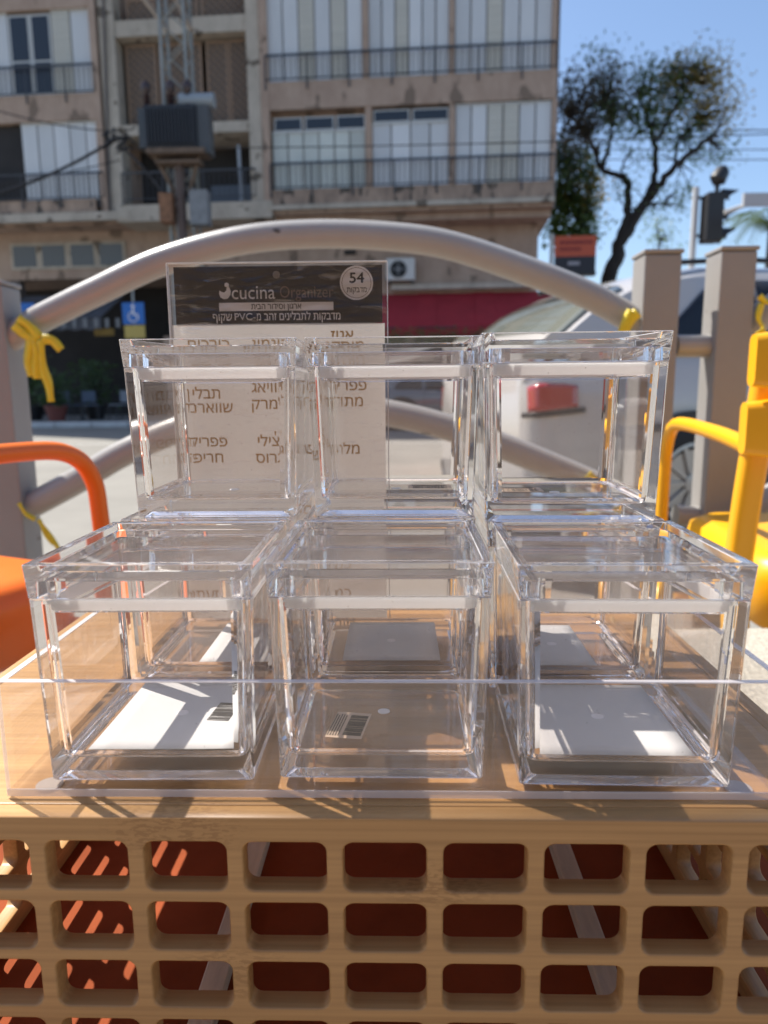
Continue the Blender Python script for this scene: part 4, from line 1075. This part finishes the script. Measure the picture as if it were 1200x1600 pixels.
place = [
 # x centre, y front, z, rz deg, label
 (-.1152, .2980, 0, .5, 'clear acrylic box with lid, front row, leftmost'),
 (-.0098, .3005, 0, -.2, 'clear acrylic box with lid, middle of front row'),
 (.0998, .2950, 0, -1.0, 'clear acrylic box with lid, front row, rightmost'),
 (-.1145, .4075, 0, 0, 'lidded clear box under the upper left box, behind front row'),
 (-.0075, .4085, 0, .3, 'lidded clear box under the upper middle box, behind front row'),
 (.0985, .4020, 0, -.3, 'lidded clear box under the upper right box, behind front row'),
 (-.1090, .4095, 1, .4, 'clear lidded box on top row, leftmost, before the spice label pack'),
 (-.0035, .4110, 1, -1.2, 'clear lidded box on top row, middle one'),
 (.0945, .3900, 1, -1.6, 'clear lidded box on top row, rightmost, before the car'),
]
proto = make_box(place[0][4]); boxes = []
for i, (x_, y_, lv, rz, lab) in enumerate(place):
    o = proto if i == 0 else copy_tree(proto)
    o.location = (x_, y_+D_, LZ+lv*SP); o.rotation_euler = (0, 0, R(rz)); o['label'] = lab; o['group'] = 'clear acrylic storage boxes'
    boxes.append(o)
for o in boxes:
    for ch in o.children:
        if ch.name.startswith(('body', 'lid')): casters.append(ch)
def sheet(i, x0, x1, y0, y1, lab, curl=0):
    o = boxes[i]; b = MB(); n = 8
    V = [[b.bm.verts.new((x0+(x1-x0)*a/n, y0+(y1-y0)*c/n, .01005+curl*((a/n)**6+(1-c/n)**6)*.5)) for c in range(n+1)] for a in range(n+1)]
    for a in range(n):
        for c in range(n): b.bm.faces.new((V[a][c], V[a+1][c], V[a+1][c+1], V[a][c+1]))
    s = b.build('paper_sheet', PAPER, smooth=60); s.modifiers.new('s', 'SOLIDIFY').thickness = .0002
    s.location = o.location; s.rotation_euler = o.rotation_euler; return tag(s, lab, 'paper')
s1 = sheet(0, -.033, .0385, -.0395, .040, 'white paper with printed barcode in the front left box', .001)
sheet(2, -.039, .034, -.0395, .040, 'blank white paper inside the front right box')
sheet(3, -.012, .038, -.039, .038, 'white paper inside the left box behind the front row')
sheet(4, -.030, .031, -.036, .038, 'white paper inside the middle box behind front row')
sheet(5, -.039, .020, -.038, .038, 'white paper inside the right box behind front row')
def barcode(parent, x0, y0, ln, ht, M, seed):
    b = MB(); rn = random.Random(seed); x_ = 0
    while x_ < ln:
        w_ = rn.choice((.0003, .0003, .0006, .0009)); b.box(x_, min(x_+w_, ln), 0, ht, 0, .00008, M); x_ += w_+rn.choice((.0003, .0003, .0006))
    return b.build('barcode', INK, parent)
T = Matrix.Translation
barcode(s1, 0, 0, .021, .0115, T((.0150, -.009, .0104)) @ Matrix.Rotation(R(84), 4, 'Z') @ T((0, -.0115, 0)), 2)
for k in range(6):
    text('fine_print', '0 7 2 9 0 1'[:11-k], .0022, INK, s1, T((.0295+k*.0019, .001, .0104)) @ Matrix.Rotation(R(84), 4, 'Z')) if k < 2 else None
def sticker(i, x_, y_, rz, lab=None, z=.00985):
    o = boxes[i]; M0 = T((x_, y_, z)) @ Matrix.Rotation(R(rz), 4, 'Z')
    st_ = MB().box(-.014, .014, -.009, .009, .0002, .0003, M0).build('price_sticker', CLABEL, o)
    barcode(st_, 0, 0, .022, .009, M0 @ T((-.011, -.008, .0004)), i+5)
    for k in range(5):
        b = MB(); rn = random.Random(k*7+i); x2 = -.012
        while x2 < .010:
            w2 = rn.uniform(.0006, .0018); b.box(x2, x2+w2, .0028+k*.0013, .0034+k*.0013, .0004, .00048, M0); x2 += w2+.0005
        b.build('fine_print', INK, st_)
sticker(1, -.017, -.016, 82); sticker(7, .022, .006, 0); sticker(8, -.020, .010, 0)

# ================================================================== SPICE LABEL PACK
BY = .5245
pl = atY(262, 414, BY); prr = atY(605, 408, BY)
pk = thing('label_pack', 'hanging pack of gold Hebrew spice labels with black header card', 'package', ((pl.x+prr.x)/2, BY, TF+.0002), R(.5))
pw = (prr.x-pl.x)/2; ph = (pl.z+prr.z)/2-TF
k_ = BY/F*1.0
Z_ = lambda y: atY(430, y, BY).z-TF
X_ = lambda x, y=500: atY(x, y, BY).x-pk.location.x
hd = MB().box(X_(272, 430), X_(597, 430), -.0004, .0004, Z_(506), ph-.0022).build('header_card', HEAD, pk)
shb = MB(); nx, nz = 10, 16; z0, z1 = .002, Z_(507)
V = [[shb.bm.verts.new((X_(266)+(X_(601)-X_(266))*a/nx, .0006*math.sin(a*1.1)*math.sin(c*.6), z0+(z1-z0)*c/nz)) for c in range(nz+1)] for a in range(nx+1)]
for a in range(nx):
    for c in range(nz): shb.bm.faces.new((V[a][c], V[a+1][c], V[a+1][c+1], V[a][c+1]))
sh = shb.build('label_sheet', SHEET, pk, smooth=60)
fb = MB(); nx, nz = 16, 26
V = [[fb.bm.verts.new((-pw+2*pw*a/nx, -.0028+.0008*math.sin(a*1.9+c*.35)*math.sin(c*1.3), .0005+(ph-.0005)*c/nz)) for c in range(nz+1)] for a in range(nx+1)]
for a in range(nx):
    for c in range(nz): fb.bm.faces.new((V[a][c], V[a+1][c], V[a+1][c+1], V[a][c+1]))
fb.build('clear_sleeve', FILM, pk, smooth=80)
EDGE = mat('film_edge', (.75, .72, .70), .3)
MB().box(-pw, pw, -.0034, .0012, ph-.0002, ph+.0004).build('sleeve_edge', EDGE, pk)
for sx in (-1, 1): MB().box(sx*pw-.0003, sx*pw+.0003, -.0032, .001, .0005, ph-.0003).build('sleeve_edge', EDGE, pk)
RX = Matrix.Rotation(R(90), 4, 'X')
def tx(nm, s, x_, y_, hpx, m, par, bold=0, y3=-.0006, al='CENTER'):
    return text(nm, s, hpx*k_*1.0, m, par, T((X_(x_, y_), y3, Z_(y_))) @ RX, al, bold)
def fit(st, x0, x1, y_, hpx, m, par, bold=0, y3=-.0006):
    o = text('lettering', st, hpx*k_, m, par, Matrix(), 'CENTER', bold)
    xs_ = [v.co.x for v in o.data.vertices]; a, b = min(xs_), max(xs_); c0, c1 = X_(x0, y_), X_(x1, y_)
    o.data.transform(T((c0, y3, Z_(y_))) @ RX @ Matrix.Diagonal(((c1-c0)/(b-a), 1, 1, 1)) @ T((-a, 0, 0))); return o
fit('cucina', 362.5, 430, 458, 29, WHITEP, hd); fit('Organizer', 437.5, 521, 458, 24.5, GREYP, hd)
hen = MB(); Mh = T((X_(352, 458), -.0006, Z_(459))) @ RX
body_ = [(-9, 0), (-7, -5), (-2, -8), (4, -7), (8, -2), (9, 4), (7, 9), (5, 12), (3, 9), (2, 5), (-1, 2), (-5, 3), (-8, 5)]
hen.bm.faces.new([hen.bm.verts.new(Mh @ Vector((a*k_, b*k_, 0.0001))) for a, b in body_])
hen.lathe([(.0016, 0), (.0016, .0002)], 10, Mh @ T((3*k_, 13*k_, 0)))
hen.build('bird_logo', WHITEP, hd)
MB().box(X_(343, 479), X_(521, 479), -.0008, -.00042, Z_(486), Z_(473)).build('title_strip', WHITEP, hd)
fit(heb('ארגון וסידור הבית'), 393, 471, 479.5, 12.5, HEAD, hd, .012, -.00095)
fit(heb('מדבקות לתבלינים זהב'), 413, 532, 495.5, 16.5, WHITEP, hd, .012); fit('PVC-', 367, 400, 495.5, 14.5, WHITEP, hd, .012)
fit('מ', 401.5, 408, 495.5, 16.5, WHITEP, hd, .012); fit(heb('שקוף'), 333, 363, 495.5, 16.5, WHITEP, hd, .012)
Mc = T((X_(557, 444), -.0005, Z_(444))) @ RX
bd = MB().lathe([(25*k_, 0), (25*k_, .0003)], 40, Mc).build('badge', WHITEP, hd)
MB().loft([[Mc @ Vector((r_*k_*math.cos(a_*math.pi/20), r_*k_*math.sin(a_*math.pi/20), z_)) for a_ in range(40)] for r_, z_ in ((22.3, .00031), (22.3, .00036), (21.5, .00036), (21.5, .00031))], closed=True).build('badge_ring', GREYP, bd)
fit('54', 546, 569, 437, 21, HEAD, bd, .02, -.00095); fit(heb('מדבקות'), 542, 573, 455, 11.5, HEAD, bd, .012, -.00095)
MB().lathe([(.0026, 0), (.0026, .0003)], 20, T((X_(432, 430), -.0005, Z_(430))) @ RX).build('hang_hole', mat('hole_grey', (.30, .27, .26), .6), hd)
for (s, x_, y_) in (('אגוז', 535, 526), ('מוסקט', 536, 549), ('קינמון', 425, 545), ('כורכום', 320, 545),
                    ('תבלין', 312, 615), ('שווארמה', 314, 637), ('חוויאג', 422, 606), ('למרק', 420, 632), ('פפריקה', 535, 604), ('מתוקה', 535, 629),
                    ('פפריקה', 311, 690), ('חריפה', 312, 715), ('צילי', 420, 690), ('גרוס', 421, 716), ('מלח שום', 520, 703),
                    ('אורגנו', 312, 790), ('כמון', 421, 800), ('בזיליקום', 530, 798), ('כמון', 530, 895), ('הל', 420, 895), ('זעתר', 312, 895), ('סומק', 530, 980), ('שום', 420, 980)):
    tx('lettering', heb(s), x_+(8 if x_ < 350 else 0), y_, 23.5, GOLD, sh, .012, -.0012)
tx('lettering', "'", 431, 684, 23.5, GOLD, sh, .012, -.0012); tx('lettering', "'", 392, 600, 23.5, GOLD, sh, .012, -.0012)

# caustics: real refracted sunlight through the acrylic
for o in casters: o.cycles.is_caustics_caster = True
RECV = ('top_panel', 'front_panel', 'side_panel', 'back_panel', 'paper_sheet', 'foot', 'barcode', 'price_sticker', 'gasket', 'label_sheet', 'header_card', 'moulding_mark', 'tabletop', 'bottom_rail', 'lettering', 'fine_print', 'stone_block', 'seat')
for o in C.objects:
    if o.type == 'MESH' and o.name.split('.')[0] in RECV: o.cycles.is_caustics_receiver = True
